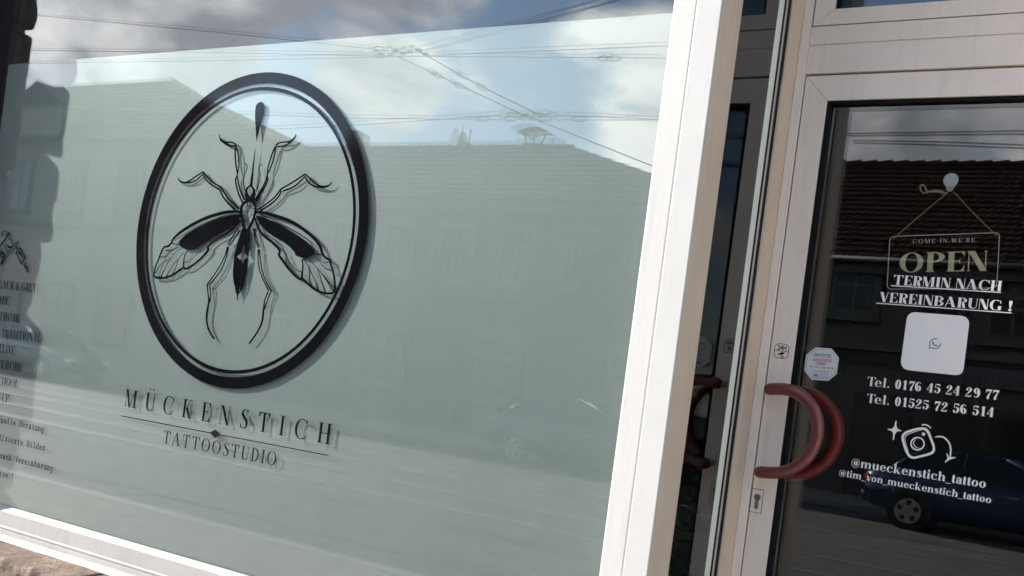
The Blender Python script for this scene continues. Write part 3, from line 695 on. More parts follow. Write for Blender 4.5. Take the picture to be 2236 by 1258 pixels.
    if ch in 'CG':
        rx = 0.33*W + S*0.6; cx = m + rx; rg(cx, 0.5, rx, 0.515, S, T, 58, 302 if ch == 'C' else 300)
        x = cx + rx*0.80; rb([(cx+rx*0.50, 0.955, T*1.2), (cx+rx*0.72, 0.86, T*1.2), (x, 0.68, T)]); q((x-0.09, 0.88), (x+T*0.5, 0.66), (x+T*0.5, 1.0))
        if ch == 'C': rb([(cx+rx*0.48, 0.045, T*1.3), (cx+rx*0.72, 0.12, T*1.3), (x+0.02, 0.27, T)])
        else: st(x-S*0.25, 0.03, 0.40); hb(x-S*0.25-S/2-sv*0.8, x-S*0.25+S/2+sv*0.8, 0.40); rb([(cx+rx*0.45, 0.04, T*1.4), (cx+rx*0.62, 0.08, T*1.5), (x-S*0.3, 0.2, T)])
        return G, x + (S*0.25+sv if ch == 'G' else 0.03) + m
    if ch in 'Ss':
        k = 1.0 if ch == 'S' else XH*1.02; f = W*(1.0 if ch == 'S' else 0.82); o = m + S*0.12
        pts = [(.46,.76,T),(.40,.92,T),(.27,.985,T*1.4),(.13,.90,S*.6),(.10,.73,S),(.24,.57,S*1.05),(.40,.43,S*1.05),(.46,.25,S),(.38,.07,S*.5),(.24,.015,T*1.4),(.11,.08,T),(.045,.26,T)]
        rb([(o + (S*0.25) + x*f, y*k, ww) for x, y, ww in pts]); xr = o + S*0.25 + .46*f; xl = o + S*0.25 + .045*f
        q((xr-0.08, 0.95*k), (xr+T*.5, 0.70*k), (xr+T*.5, 1.0*k)); q((xl+0.08, 0.06*k), (xl-T*.5, 0.30*k), (xl-T*.5, 0.0))
        return G, xr + S*0.45 + m
    if ch == '&':
        rb([(.62,.50,T),(.52,.25,T*1.2),(.36,.06,S*.5),(.20,.04,S*.8),(.10,.20,S),(.18,.42,S*.7),(.33,.58,T*1.5),(.40,.80,T*1.3),(.30,.97,T),(.19,.85,S*.6),(.24,.62,S*.9),(.42,.30,S*1.1),(.60,.04,S*.7),(.70,.06,T)]); return G, 0.78
    if ch == '!':
        x = m + S*0.6; q((x-S*0.22, 0.30), (x+S*0.22, 0.30), (x+S*0.62, 0.92), (x+S*0.35, 1.02), (x-S*0.35, 1.02), (x-S*0.62, 0.92)); bl(x, S*0.55, S*0.56); return G, 2*x
    if ch == '.': r = max(S*0.48, 0.07); bl(m+r, r, r); return G, 2*(m+r)
    if ch == ',': r = max(S*0.42, 0.07); bl(m+r, r, r); rb([(m+2*r-0.02, r, 0.05), (m+2*r-0.01, -0.06, 0.05), (m+r, -0.18, 0.02)]); return G, 2*(m+r)
    if ch == "'": r = 0.07; bl(m+r, 0.92, r); rb([(m+2*r-0.02, 0.92, 0.05), (m+r, 0.74, 0.02)]); return G, 2*(m+r)
    if ch == '_': hb(0.0, 0.56, -0.14, 0.06); return G, 0.56
    if ch == '@':
        cx, cy = 0.52, 0.40; rg(cx, cy, 0.46, 0.52, 0.05, 0.05, 30, 330); rg(cx-0.03, cy, 0.20, 0.26, S*0.75, T)
        rb([(cx+0.20, cy+0.26, S*.5), (cx+0.13, cy-0.10, S*.6), (cx+0.20, cy-0.24, T*1.5), (cx+0.36, cy-0.10, T*1.3), (cx+0.42, cy+0.10, 0.05), (cx+0.38, cy+0.30, 0.05)]); return G, 1.04
    # lower case
    if ch in 'nmhru':
        asc = 1.02 if ch == 'h' else XH
        cc = c1; ww = 0.27*W + S*0.75
        if ch == 'u':
            c2 = c1 + ww + 0.02; rb([(c1, XH, S), (c1, 0.38, S), (c1+0.01, 0.16, S*0.95), (c1+ww*0.42, 0.03, T*2.0), (c2-S*0.4, 0.16, T*1.2)]); st(c2, 0, XH); hb(c1-S/2-sv, c1, XH-T/2); hb(c2-S/2-sv, c2, XH-T/2); hb(c2, c2+S/2+sv, T/2); return G, c2 + S/2 + sv + m
        st(c1, 0, asc); sf(c1, 0); hb(c1-S/2-sv, c1, asc-T/2)
        if ch == 'r':
            rb([(c1+S*0.4, 0.48, T*1.2), (c1+S*0.6+0.06, 0.62, T*1.6), (c1+S*0.5+0.17, 0.66, S*0.5)]); bl(c1+S*0.5+0.19, 0.60, max(S*0.42, 0.06)); return G, c1 + S*0.9 + 0.24
        for k in range(2 if ch == 'm' else 1):
            c2 = cc + ww + 0.02; rb([(cc+S*0.4, 0.50, T*1.2), (cc+ww*0.55, 0.645, T*2.0), (c2-0.01, 0.52, S*0.95), (c2, 0.34, S), (c2, 0.0, S)]); sf(c2, 0, S/2+sv*0.85); cc = c2
        return G, cc + S/2 + sv + m
    if ch == 'o': rx = 0.21*W + S*0.62; rg(m+rx, XH/2, rx, XH/2+0.012, S, T); return G, 2*(m+rx)
    if ch in 'ce':
        rx = 0.20*W + S*0.62; cx = m + rx; rg(cx, XH/2, rx, XH/2+0.012, S, T*1.2, 62 if ch == 'c' else 0, 305)
        rb([(cx+rx*0.5, 0.035, T*1.4), (cx+rx*0.78, 0.09, T*1.3), (cx+rx*0.98, 0.20, T)])
        if ch == 'c': bl(cx+rx*0.62, XH*0.80, max(S*0.45, 0.06))
        else: hb(cx-rx*0.7, cx+rx*0.99, XH*0.52)
        return G, cx + rx*0.98 + m
    if ch == 'a':
        o = m; s2 = o + 0.30*W + S*0.75; rb([(o+S*0.5+0.02, 0.52, S*.5), (o+0.10+S*.4, 0.645, T*1.6), (o+0.20+S*.4, 0.655, T*2), (s2-0.01, 0.54, S*.9), (s2, 0.40, S), (s2, 0.14, S), (s2+S*.5, 0.025, T*1.8), (s2+S*.5+0.06, 0.06, T)])
        bl(o+S*0.5+0.02, 0.50, max(S*0.42, 0.06)); rb([(s2, 0.41, T), (o+0.20, 0.37, T*1.8), (o+S*.55, 0.26, S*.8), (o+S*.5, 0.14, S*.9), (o+S*.5+0.06, 0.03, S*.5), (o+S*.6+0.16, 0.02, T*1.6), (s2-S*.3, 0.14, T)]); return G, s2 + S*.5 + 0.08
    if ch == 't':
        c = m + 0.06 + S/2; rb([(c, 0.90, S*.55), (c, XH, S), (c, 0.15, S), (c+S*.4, 0.02, T*2), (c+S*.5+0.10, 0.10, T)]); hb(c-S/2-0.07, c+S/2+0.12, XH-T/2); return G, c + S*.5 + 0.13
    if ch in 'bdpg':
        rx = 0.20*W + S*0.62
        if ch == 'b': st(c1, 0, 1.02); hb(c1-S/2-sv, c1, 1.02-T/2); rg(c1+rx*0.75, XH/2, rx, XH/2+.01, S, T, -140, 140); return G, c1 + rx*1.75 + m
        if ch == 'p': st(c1, -0.32, XH); hb(c1-S/2-sv, c1, XH-T/2); sf(c1, -0.32); rg(c1+rx*0.75, XH/2, rx, XH/2+.01, S, T, -140, 140); return G, c1 + rx*1.75 + m
        s2 = m + rx*1.75; rg(m+rx, XH/2, rx, XH/2+.01, S, T, 40, 320)
        if ch == 'd': st(s2, 0, 1.02); hb(s2-S/2-sv, s2, 1.02-T/2); hb(s2, s2+S/2+sv, T/2)
        else: rb([(s2, XH, S), (s2, 0.1, S), (s2, -0.18, S*.8), (m+rx, -0.32, T*1.4), (m+0.06, -0.22, T)]); hb(s2, s2+S/2+sv, XH-T/2)
        return G, s2 + S/2 + sv + m
    # figures
    if ch in '0123456789' and not mono:
        g2, adv = figure(ch, S, T); k = 1.05
        return [[[(x*k, y) for x, y in poly] for poly in g] for g in g2], adv*k
    if ch in '0123456789': return figure(ch, S, T)
    return G, 0.3
def figure(ch, S, T):
    G = []
    def st(x, y0, y1, w=None): w = S if w is None else w; G.append([[(x-w/2, y0), (x+w/2, y0), (x+w/2, y1), (x-w/2, y1)]])
    def hb(x0, x1, y, t=None): t = T if t is None else t; G.append([[(x0, y-t/2), (x1, y-t/2), (x1, y+t/2), (x0, y+t/2)]])
    def q(*p): G.append([list(p)])
    def rb(pts, sub=5, closed=False): G.append(ribbon(pts, sub, closed))
    def rg(*a, **k): G.append(ring(*a, **k))
    def bl(x, y, r): G.append(disc(x, y, r))
    def sf(x, y, hw): hb(x-hw, x+hw, T/2)
    def dg(x0, y0, x1, y1, w): q((x0-w/2, y0), (x0+w/2, y0), (x1+w/2, y1), (x1-w/2, y1))
    if ch == '0': rg(0.30, 0.5, 0.25, 0.515, S, T*1.2); return G, 0.60
    if ch == '1': st(0.30, 0, 1); sf(0.30, 0, 0.19); rb([(0.30-S*.3, 0.97, T*1.5), (0.17, 0.84, T*1.3), (0.10, 0.80, T)]); return G, 0.56
    if ch == '2':
        rb([(.15,.74,S*.7),(.14,.85,T*2),(.28,.98,T*1.6),(.42,.88,S*.75),(.42,.70,S),(.30,.46,S*.6),(.14,.22,T*1.5),(.06,.09,T*1.5)]); bl(.15, .74, S*.46); q((.05, 0), (.49, 0), (.53, .24), (.50, .24), (.44, S*.62), (.05, S*.5)); return G, 0.60
    if ch == '4':
        st(.39, 0, 1); sf(.39, 0, .16); dg(.05, .28, .36, .98, T*1.5); hb(.04, .57, .27, T*1.3); return G, 0.62
    if ch == '5':
        rb([(.12,.98,T),(.11,.75,T*1.2),(.12,.52,T)]); q((.11, .99), (.48, .99), (.50, .80), (.11, .93)); rb([(.12,.52,T),(.24,.61,T*1.6),(.40,.52,S*.8),(.45,.33,S),(.38,.10,S*.7),(.24,.015,T*1.6),(.12,.07,T*1.5),(.09,.18,T)]); bl(.13, .20, S*.46); return G, 0.58
    if ch in '69':
        pts = [(.45,.82,T*1.2),(.38,.96,T*1.4),(.26,.96,T*1.8),(.13,.78,S*.9),(.10,.45,S),(.14,.16,S*.8)]
        if ch == '6': rb(pts); rg(.30, .30, .23, .31, S*.95, T*1.2)
        else: rb([(.60-x, 1-y, ww) for x, y, ww in pts]); rg(.30, .70, .23, .31, S*.95, T*1.2)
        return G, 0.60
    if ch == '7':
        q((.08, 1), (.54, 1), (.54, .97), (.48, .80), (.14, .80), (.08, .62), (.05, .62)); rb([(.52,.95,T*1.5),(.38,.60,S*.5),(.28,.30,S*.8),(.26,.08,S*1.05)]); bl(.265, .06, S*.52); return G, 0.56
    if ch == '3':
        rb([(.12,.80,T),(.24,.98,T*1.6),(.40,.86,S*.8),(.38,.62,S*.7),(.24,.53,T),(.42,.44,S*.8),(.45,.24,S),(.34,.04,S*.5),(.20,.02,T*1.5),(.09,.18,T)]); bl(.14, .20, S*.46); return G, 0.58
    if ch == '8': rg(.29, .76, .20, .25, S*.8, T); rg(.29, .26, .24, .27, S*.95, T); return G, 0.58
    return G, 0.3

def strokes_mesh(name, groups, fn):
    """flat vinyl: each stroke group lies a hair in front of the previous one"""
    vs, fs = [], []
    for k, g in enumerate(groups):
        for poly in g:
            a = len(vs)
            for p in poly: vs.append(fn(p[0], p[1], k))
            fs.append(list(range(a, a + len(poly))))
    me = bpy.data.meshes.new(name); me.from_pydata([tuple(v) for v in vs], [], fs); me.update()
    return me
def text_line(s, pl, pr, cap, S, T, mat, parent, W=1.0, track=0.0, mono=0.0, align='fit', hscale=None, name='letter', ysign=-1.0):
    """set a line of lettering between two base-line points (world, same Y plane)"""
    cells = []; x = 0.0
    for ch in s:
        g, adv = glyph(ch, S, T, W, mono > 0)
        if mono > 0: cells.append((ch, g, x + (mono - adv)/2)); x += mono
        else:
            if cells and cells[-1][0] == 'T' and ch in 'e': x -= 0.16
            cells.append((ch, g, x)); x += adv + track
    nat = x - (track if not mono else 0)
    d = pr - pl; L = Vector((d.x, 0, d.z)).length; ux = d.normalized() if L > 1e-6 else Vector((1, 0, 0))
    if align == 'fit': hs = L / (nat * cap); org = pl
    elif align == 'right': hs = hscale; ux = Vector((1, 0, 0)); org = pr - ux * (nat * cap * hs)
    elif align == 'left': hs = hscale; ux = Vector((1, 0, 0)); org = pl
    uz = Vector((-ux.z, 0, ux.x))
    for ch, g, x0 in cells:
        if not g: continue
        def fn(px, py, k, x0=x0): 
            p = org + ux * ((x0 + px) * cap * hs) + uz * (py * cap); p.y += ysign * (0.00004 * k); return p
        link(name, strokes_mesh(name, g, fn), mat, parent)
    return hs
def px_strokes(name, groups, Y, mat, parent, zoom=None, ysign=-1.0):
    "trace given as strokes in photo points (optionally zoomed crops) laid on plane Y"
    ox, oy, f = zoom if zoom else (0, 0, 1.0)
    def fn(x, y, k):
        p = at(ox + x/f, oy + y/f, Y); p.y += ysign * 0.00004 * k; return p
    return link(name, strokes_mesh(name, groups, fn), mat, parent)
BOLD = [1.2]
def R(*pts, closed=False, sub=5): return ribbon([(x, y, wd * BOLD[0]) for x, y, wd in pts], sub, closed)

VB, VW = M['vinyl_black'], M['vinyl_white']
# ------------------------------------------------------------------ studio emblem on the window
emb = empty('studio_emblem', (-2.46, YDEC, 1.82), 'black round emblem of a mosquito inside a double ring on the shop window', 'emblem')
RC = (-2.4605, 1.8185)
def wall_ring(name, r0, r1, n=120, parent=emb):
    vs, fs = [], []
    for i in range(n):
        a = 2*math.pi*i/n
        vs.append((RC[0]+r0*math.cos(a), YDEC, RC[1]+r0*math.sin(a))); vs.append((RC[0]+r1*math.cos(a), YDEC, RC[1]+r1*math.sin(a)))
    for i in range(n): j = (i+1) % n; fs.append((2*i, 2*i+1, 2*j+1, 2*j))
    return from_py(name, vs, fs, VB, parent)
wall_ring('outer_ring', 0.4975, 0.4625); wall_ring('inner_ring', 0.4515, 0.4405)
Z1, Z2, Z3, Z4, Z5, Z6 = (380, 280, 6.989), (540, 280, 6.99), (490, 380, 7.867), (330, 450, 7.4), (550, 450, 6.29), (440, 500, 4.839)
ZA = (300, 150, 3.594)
px_strokes('drop', [[[(945,270),(968,260),(988,268),(998,300),(992,345),(975,410),(955,490),(933,575),(930,500),(924,400),(924,330),(930,290)]]], YDEC, VB, emb, ZA)
px_strokes('proboscis', [R((1242,312,4),(1225,450,14),(1205,620,22),(1178,890,34))], YDEC, VB, emb, Z1)
px_strokes('front_leg', [R((690,95,10),(700,150,16),(735,195,36),(800,215,24),(880,215,20),(945,255,22),(940,300,18)), R((730,195,22),(800,245,26),(870,272,22),(930,275,20)),
    R((940,280,22),(932,400,19),(945,560,19),(965,680,17),(965,720,15)), R((945,285,17),(975,370,19),(990,470,19),(988,580,17),(970,690,16)),
    R((965,720,15),(942,780,19),(950,870,19),(985,1000,20),(1045,1130,22)), R((965,730,15),(985,850,20),(1020,970,20),(1075,1095,24))], YDEC, VB, emb, Z1)
px_strokes('antenna', [R((1075,540,9),(1105,555,11),(1115,610,11),(1085,690,11),(1065,780,11),(1068,880,11),(1085,960,11))], YDEC, VB, emb, Z1)
px_strokes('middle_leg', [R((68,755,12),(75,790,15),(130,828,24),(210,818,21),(320,745,19),(440,665,19)), R((150,832,17),(240,830,19),(340,790,17),(435,700,15)),
    R((440,660,22),(520,760,19),(620,845,19),(735,905,21)), R((440,690,17),(480,775,19),(580,870,19),(700,930,19)),
    R((710,930,19),(720,990,19),(780,1090,21),(930,1250,24)), R((725,910,19),(770,985,21),(850,1090,21),(990,1235,26))], YDEC, VB, emb, Z1)
px_strokes('front_leg', [R((745,95,14),(715,155,24),(640,205,26),(560,212,17),(480,225,19),(435,270,21)), R((700,180,20),(640,230,24),(560,270,19),(450,280,21)),
    R((430,275,22),(370,420,19),(320,590,17),(308,690,17)), R((440,285,17),(400,470,19),(350,620,17),(308,700,17)),
    R((308,690,17),(285,790,19),(220,930,21),(110,1110,24)), R((305,720,17),(312,790,19),(270,890,21),(140,1110,22))], YDEC, VB, emb, Z2)
px_strokes('antenna', [R((225,545,9),(190,570,11),(175,625,11),(195,700,11),(190,800,11),(145,930,11))], YDEC, VB, emb, Z2)
px_strokes('middle_leg', [R((885,700,22),(700,820,19),(510,930,21)), R((880,735,15),(800,820,19),(700,900,19),(540,960,21)),
    R((510,930,19),(420,1050,19),(300,1150,19),(150,1250,24)), R((520,950,19),(480,1040,19),(370,1150,21),(200,1260,26)),
    R((885,700,22),(960,770,19),(1060,860,19),(1160,890,23),(1250,870,19),(1290,820,16)), R((880,735,17),(930,820,19),(1020,885,23),(1150,900,27),(1240,882,21))], YDEC, VB, emb, Z2)
px_strokes('head', [R((445,205,24),(395,240,26),(375,310,38),(390,375,58),(440,425,46),(495,375,58),(510,310,38),(490,240,26), closed=True), [[(362,370),(400,345),(440,410),(480,345),(525,380),(520,475),(365,475)]]], YDEC, VB, emb, Z3)
px_strokes('thorax', [R((430,465,26),(340,495,42),(290,590,38),(300,760,42),(340,920,46),(372,985,34),(430,920,42),(500,770,36),(535,620,36),(520,520,36),(470,472,28), closed=True),
    R((320,570,8),(390,560,8)), R((390,470,8),(400,545,8)), R((400,545,8),(355,620,8),(400,640,8),(450,590,8)), R((440,545,8),(470,600,8),(520,590,8)), R((400,640,8),(400,745,8),(340,720,8)),
    R((470,690,8),(400,790,8),(380,860,8)), R((470,690,8),(510,720,8)), R((330,740,8),(372,830,8)), R((400,545,8),(440,545,8),(455,480,8)), R((400,745,8),(432,870,8))], YDEC, VB, emb, Z3)
px_strokes('wing', [R((1440,90,30),(1250,95,44),(1050,140,46),(850,210,44),(650,310,42),(480,420,36),(360,530,28),(325,600,26),(270,650,28),(215,660,24),(175,720,24),(120,860,20),(70,980,18),(45,1080,20),(50,1140,26)),
    R((50,1140,28),(120,1160,34),(210,1160,30),(300,1135,28),(380,1095,30),(500,1010,28),(520,1005,20)), R((590,715,13),(545,800,15),(525,920,19),(530,1010,28)),
    R((530,1010,28),(590,1005,28),(720,920,28),(850,800,30),(925,700,34),(915,670,26),(960,610,20),(1050,540,22),(1180,470,26),(1300,390,28),(1380,300,28),(1440,220,24)),
    [[(1440,125),(1300,150),(1100,195),(900,270),(700,370),(560,460),(470,550),(445,620),(480,660),(560,700),(650,710),(740,680),(820,620),(900,560),(1000,500),(1150,430),(1280,350),(1380,260),(1440,190)]],
    R((1420,118,7),(1200,150,9),(900,260,7),(700,350,7),(500,480,7),(370,560,7)), R((340,605,13),(400,618,9),(450,620,7)), R((230,715,15),(330,710,9),(440,670,7)), R((140,825,15),(230,815,9),(300,760,7),(360,700,6)),
    R((65,1085,15),(150,950,9),(260,870,7),(340,820,6),(420,720,6),(500,690,6)), R((160,1150,17),(220,1020,9),(280,900,7),(340,820,6)), R((250,1140,17),(320,1000,9),(430,860,7),(540,740,6)), R((350,1100,15),(400,990,9),(440,860,7)),
    R((540,915,9),(640,880,7),(740,780,7),(800,730,13)), R((800,730,9),(830,660,7),(900,580,7),(960,540,7))], YDEC, VB, emb, Z4)
px_strokes('wing', [R((50,80,30),(200,100,36),(400,160,40),(560,225,40),(720,330,36),(860,450,34),(940,560,32),(965,640,28),(1000,700,24),(1070,745,28),(1090,820,22),(1115,900,22),(1135,1020,24),(1140,1120,26),(1125,1190,24)),
    R((1125,1190,26),(1050,1200,24),(970,1190,26),(880,1155,26),(790,1085,26),(690,990,26)), R((690,735,15),(700,830,17),(690,930,21),(685,1000,28)),
    R((685,1005,28),(640,995,26),(540,900,28),(440,770,30),(370,670,26),(385,640,24),(360,580,26),(280,500,28),(190,430,30),(110,340,28),(60,220,26),(45,160,22)),
    [[(55,125),(150,150),(350,230),(550,350),(700,450),(800,540),(860,610),(850,660),(790,705),(720,720),(650,700),(600,680),(590,640),(520,560),(420,480),(300,420),(200,350),(120,260),(65,180)]],
    R((60,105,7),(250,170,9),(450,270,9),(650,380,9),(800,490,9),(860,600,7)), R((200,380,7),(330,480,9),(430,580,9),(480,710,13)), R((480,710,13),(540,800,9),(620,880,9),(690,915,11)),
    R((960,660,13),(900,665,9),(850,650,7)), R((1060,770,13),(980,770,9),(880,710,7)), R((1100,885,15),(1000,850,9),(920,750,7)), R((1125,1120,15),(1040,1020,11),(920,880,7),(800,740,6)), R((1125,1170,15),(1000,985,9),(910,860,7)),
    R((1010,1180,17),(970,1060,11),(910,870,7)), R((910,1160,17),(870,1030,11),(760,800,7),(700,730,6)), R((815,1090,15),(790,960,9),(785,860,7))], YDEC, VB, emb, Z5)
px_strokes('abdomen', [[[(430,0),(400,80),(370,180),(345,280),(335,400),(330,480),(340,570),(355,620),(360,670),(375,695),(370,752),(380,754),(389,702),(415,560),(420,450),(430,366),(415,330),(372,292),(425,255),(447,170),(457,0)]],
    [[(457,0),(447,170),(455,250),(495,298),(452,322),(434,366),(425,450),(420,560),(391,702),(430,630),(452,550),(472,470),(488,385),(498,295),(503,200),(508,120),(512,0)]]], YDEC, VB, emb, Z6)
px_strokes('hind_leg', [R((385,-10,13),(330,80,11),(280,165,13)), R((400,10,11),(350,100,9),(290,182,13)), R((280,185,16),(240,300,10),(170,430,10),(55,595,13)), R((285,195,12),(255,320,10),(190,460,10),(75,600,13)),
    R((60,595,13),(70,680,10),(75,780,15),(60,880,19),(55,960,17),(75,1060,15),(132,1162,16)), R((90,605,11),(95,690,9),(85,780,14))], YDEC, VB, emb, Z6)
px_strokes('hind_leg', [R((545,-10,13),(570,110,10),(600,200,11)), R((560,-5,11),(590,120,10),(615,195,11)), R((602,215,14),(598,330,10),(625,470,10),(710,655,13)), R((612,215,12),(625,350,10),(660,500,10),(740,665,15)),
    R((705,665,13),(670,750,10),(655,860,17),(640,980,17),(590,1090,15),(503,1212,16)), R((730,672,11),(695,760,9),(665,850,14))], YDEC, VB, emb, Z6)
BOLD[0] = 1.0
# ------------------------------------------------------------------ studio name under the emblem
nm = empty('studio_name', (-2.46, YDEC, 1.15), 'black studio name lettering with thin rule and diamond below the round emblem', 'lettering')
text_line('M\u00dcCKENSTICH', at(269.5, 887.2, YDEC), at(721.5, 971.2, YDEC), 0.0595, 0.155, 0.036, VB, nm, W=1.0, track=0.60)
text_line('TATTOOSTUDIO', at(354, 967.3, YDEC), at(602.5, 1017.8, YDEC), 0.0415, 0.140, 0.038, VB, nm, W=1.0, track=0.14)
px_strokes('rule', [R((265.4,908.3,2.0),(717,994.6,2.0))], YDEC, VB, nm)
px_strokes('diamond', [[[(457.5,944.5),(470.5,938.0),(482,949.5),(469,957.0)]]], YDEC - 0.0001, VB, nm)
# ------------------------------------------------------------------ services list at the left edge
sv_ = empty('services_list', (-3.55, YDEC, 1.0), 'black list of tattoo styles down the left edge of the shop window', 'lettering')
capL = 0.0315
hsL = text_line('TRADITIONAL', at(1.6, 737.2, YDEC), at(88.7, 746.5, YDEC), capL, 0.15, 0.032, VB, sv_)
for s, x, y in (('BLACK & GREY', 78.7, 638.3), ('COMIC', 20.7, 666.6), ('DOTWORK', 42.1, 705.1), ('FINELINE', 31.0, 775.0), ('BLACKWORK', 46.4, 812.6), ('OLD SCHOOL', 38.5, 848.1), ('COVER UP', 18.4, 879.9)):
    p = at(x, y, YDEC); text_line(s, p, p, capL, 0.15, 0.032, VB, sv_, align='right', hscale=hsL)
no = empty('services_note', (-3.45, YDEC, 0.9), 'black typewriter notes on consultation below the services list', 'lettering')
ul = at(0, 926, YDEC); ur = at(96.2, 943.6, YDEC)
mono_w = (ur.x - ul.x) / 14.0
capM = 0.0215
for s, x, y in (('Individuelle Beratung', 96.2, 943.6), ('Personalisierte Bilder', 98.8, 984.7), ('Termine nach Vereinbarung', 115.7, 1029.4), ('Faire Preise !', 30.2, 1047.9)):
    p = at(x, y, YDEC); text_line(s, p, p, capM, 0.115, 0.09, VB, no, W=0.85, mono=0.66, align='right', hscale=mono_w/(0.66*capM))
# ------------------------------------------------------------------ tattoo machine drawing
tm = empty('machine_drawing', (-3.65, YDEC, 1.6), 'black line drawing of a tattoo machine above the services list', 'emblem')
ZM = (0, 490, 9.677)
px_strokes('machine_frame', [R((208,165,34),(100,330,28),(-20,480,28),(-60,560,28)), R((60,250,18),(55,190,20),(95,135,16),(145,160,16),(140,220,16),(90,228,14)), R((385,360,20),(250,480,17),(130,640,17),(10,840,24)), R((385,400,15),(300,510,15),(150,680,15),(20,850,22)), R((380,345,14),(388,405,16)),
    R((215,210,8),(300,370,8),(345,400,10))], YDEC, VB, tm, ZM)
px_strokes('coil', [R((130,410,20),(190,490,24),(262,455,16)), R((190,280,16),(260,400,18),(270,450,14)), R((95,440,18),(165,590,20)), [[(165,450),(235,460),(190,510)]]], YDEC, VB, tm, ZM)
px_strokes('coil', [R((10,560,20),(90,640,26),(40,720,22)), R((-20,590,18),(60,740,20)), [[(20,590),(95,615),(60,660)]]], YDEC, VB, tm, ZM)
px_strokes('machine_grip', [R((345,470,36),(350,530,30)), R((340,590,20),(425,490,24)), R((425,490,22),(535,705,22)), R((535,705,20),(455,845,24)), R((455,845,22),(340,590,20)), [[(352,608),(418,552),(495,690),(488,715),(400,610)]], R((430,790,14),(510,700,14))], YDEC, VB, tm, ZM)
px_strokes('needle', [R((498,830,12),(550,950,14),(600,1030,6)), R((535,800,12),(545,880,20),(580,900,12),(590,960,14),(600,1030,6)), R((520,880,24),(575,985,20))], YDEC, VB, tm, ZM)
# ------------------------------------------------------------------ plain sans lettering from the built-in typeface
def sans(name, s, org, ux, height, width, mat, parent, yoff=0.0, bold=0.0, mirror=False):
    cu = bpy.data.curves.new('txt', 'FONT'); cu.body = s; cu.offset = bold
    ob = bpy.data.objects.new('txt', cu); col.objects.link(ob)
    dg = bpy.context.evaluated_depsgraph_get(); me = bpy.data.meshes.new_from_object(ob.evaluated_get(dg))
    bpy.data.objects.remove(ob); bpy.data.curves.remove(cu)
    xs = [v.co.x for v in me.vertices]; ys = [v.co.y for v in me.vertices]
    x0, x1, y1 = min(xs), max(xs), max(ys); y0 = 0.0
    ux = ux.normalized(); uz = Vector((-ux.z, 0, ux.x)) if not mirror else Vector((0, 0, 1))
    for v in me.vertices:
        a = (v.co.x - x0) / (x1 - x0) * width; b = (v.co.y - y0) / (y1 - y0) * height
        p = org + ux * a + uz * b; v.co = (p.x, p.y + yoff, p.z)
    me.name = name
    for mm in list(me.materials): pass
    me.materials.clear()
    return link(name, me, mat, parent)

# ------------------------------------------------------------------ white vinyl on the door
ap = empty('appointment_lettering', at(2070, 640, YDL), 'white underlined bold lettering about appointments across the door glass', 'lettering')
text_line('TERMIN NACH', at(1948.8, 621.5, YDL), at(2187.5, 636.2, YDL), 0.0255, 0.22, 0.042, VW, ap, W=0.95)
text_line('VEREINBARUNG !', at(1917.5, 658.7, YDL), at(2210.2, 680.3, YDL), 0.0255, 0.22, 0.042, VW, ap, W=0.95)
px_strokes('underline', [R((1945.8,623.8,2.0),(2185.5,638.8,2.0))], YDL - 0.0003, VW, ap)
px_strokes('underline', [R((1913.5,662.0,2.0),(2208.8,683.5,2.0))], YDL - 0.0003, VW, ap)
ph = empty('telephone_lettering', at(2030, 870, YDL), 'two lines of bold white telephone numbers on the door glass', 'lettering')
text_line('Tel. 0176 45 24 29 77', at(1891.4, 842.0, YDL), at(2180.5, 873.5, YDL), 0.0236, 0.195, 0.036, VW, ph, W=0.95, track=0.012)
text_line('Tel. 01525 72 56 514', at(1890.5, 878.8, YDL), at(2170.5, 911.5, YDL), 0.0236, 0.195, 0.036, VW, ph, W=0.95, track=0.012)
sm = empty('handle_lettering', at(2000, 1060, YDL), 'two lines of bold white account names at the foot of the door lettering', 'lettering')
text_line('@mueckenstich_tattoo', at(1857.5, 1017.6, YDL), at(2152.7, 1066.2, YDL), 0.0225, 0.21, 0.045, VW, sm, W=0.95)
text_line('@tim_von_mueckenstich_tattoo', at(1830.5, 1038.3, YDL), at(2164.3, 1099.6, YDL), 0.0180, 0.20, 0.05, VW, sm, W=0.95)
px_strokes('mark', [disc(1884.0, 1049.5, 1.0, 8), disc(1893.5, 1047.0, 1.2, 8)], YDL - 0.0003, VW, sm)
ic = empty('camera_icon', at(2003, 968, YDL), 'white drawn camera symbol with sparkle and curved arrow on the door glass', 'emblem')
ZI = (1900, 900, 8.986)
px_strokes('camera_outline', [R((1000,325,48),(1080,335,50),(1140,395,50),(1195,530,46),(1248,680,46),(1235,775,48),(1150,825,46),(1000,865,44),(860,895,44),(780,865,46),(718,780,46),(662,620,46),(637,500,48),(685,415,50),(800,365,46),(920,333,46), closed=True)], YDL, VW, ic, ZI)
px_strokes('inner_line', [R((1010,352,6),(900,378,12),(770,425,14),(700,470,14),(683,530,14),(705,640,14),(745,770,12),(765,830,6))], YDL, VW, ic, ZI)
px_strokes('lens', [ring(930, 620, 142, 134, 27, 27, seg=40), ribbon([(905,530,5),(862,570,12),(850,610,15),(875,665,15),(925,700,12),(985,712,5)])], YDL, VW, ic, ZI)
px_strokes('flash_dot', [disc(1047, 432, 33, 18)], YDL, VW, ic, ZI)
px_strokes('shine', [R((1010,258,22),(1070,245,25),(1140,270,25),(1192,315,20))], YDL, VW, ic, ZI)
px_strokes('sparkle', [[[(497,170),(521,172),(515,255),(535,325),(612,360),(612,374),(535,375),(490,430),(465,548),(446,545),(452,430),(430,380),(345,345),(345,325),(430,330),(478,270)]]], YDL, VW, ic, ZI)
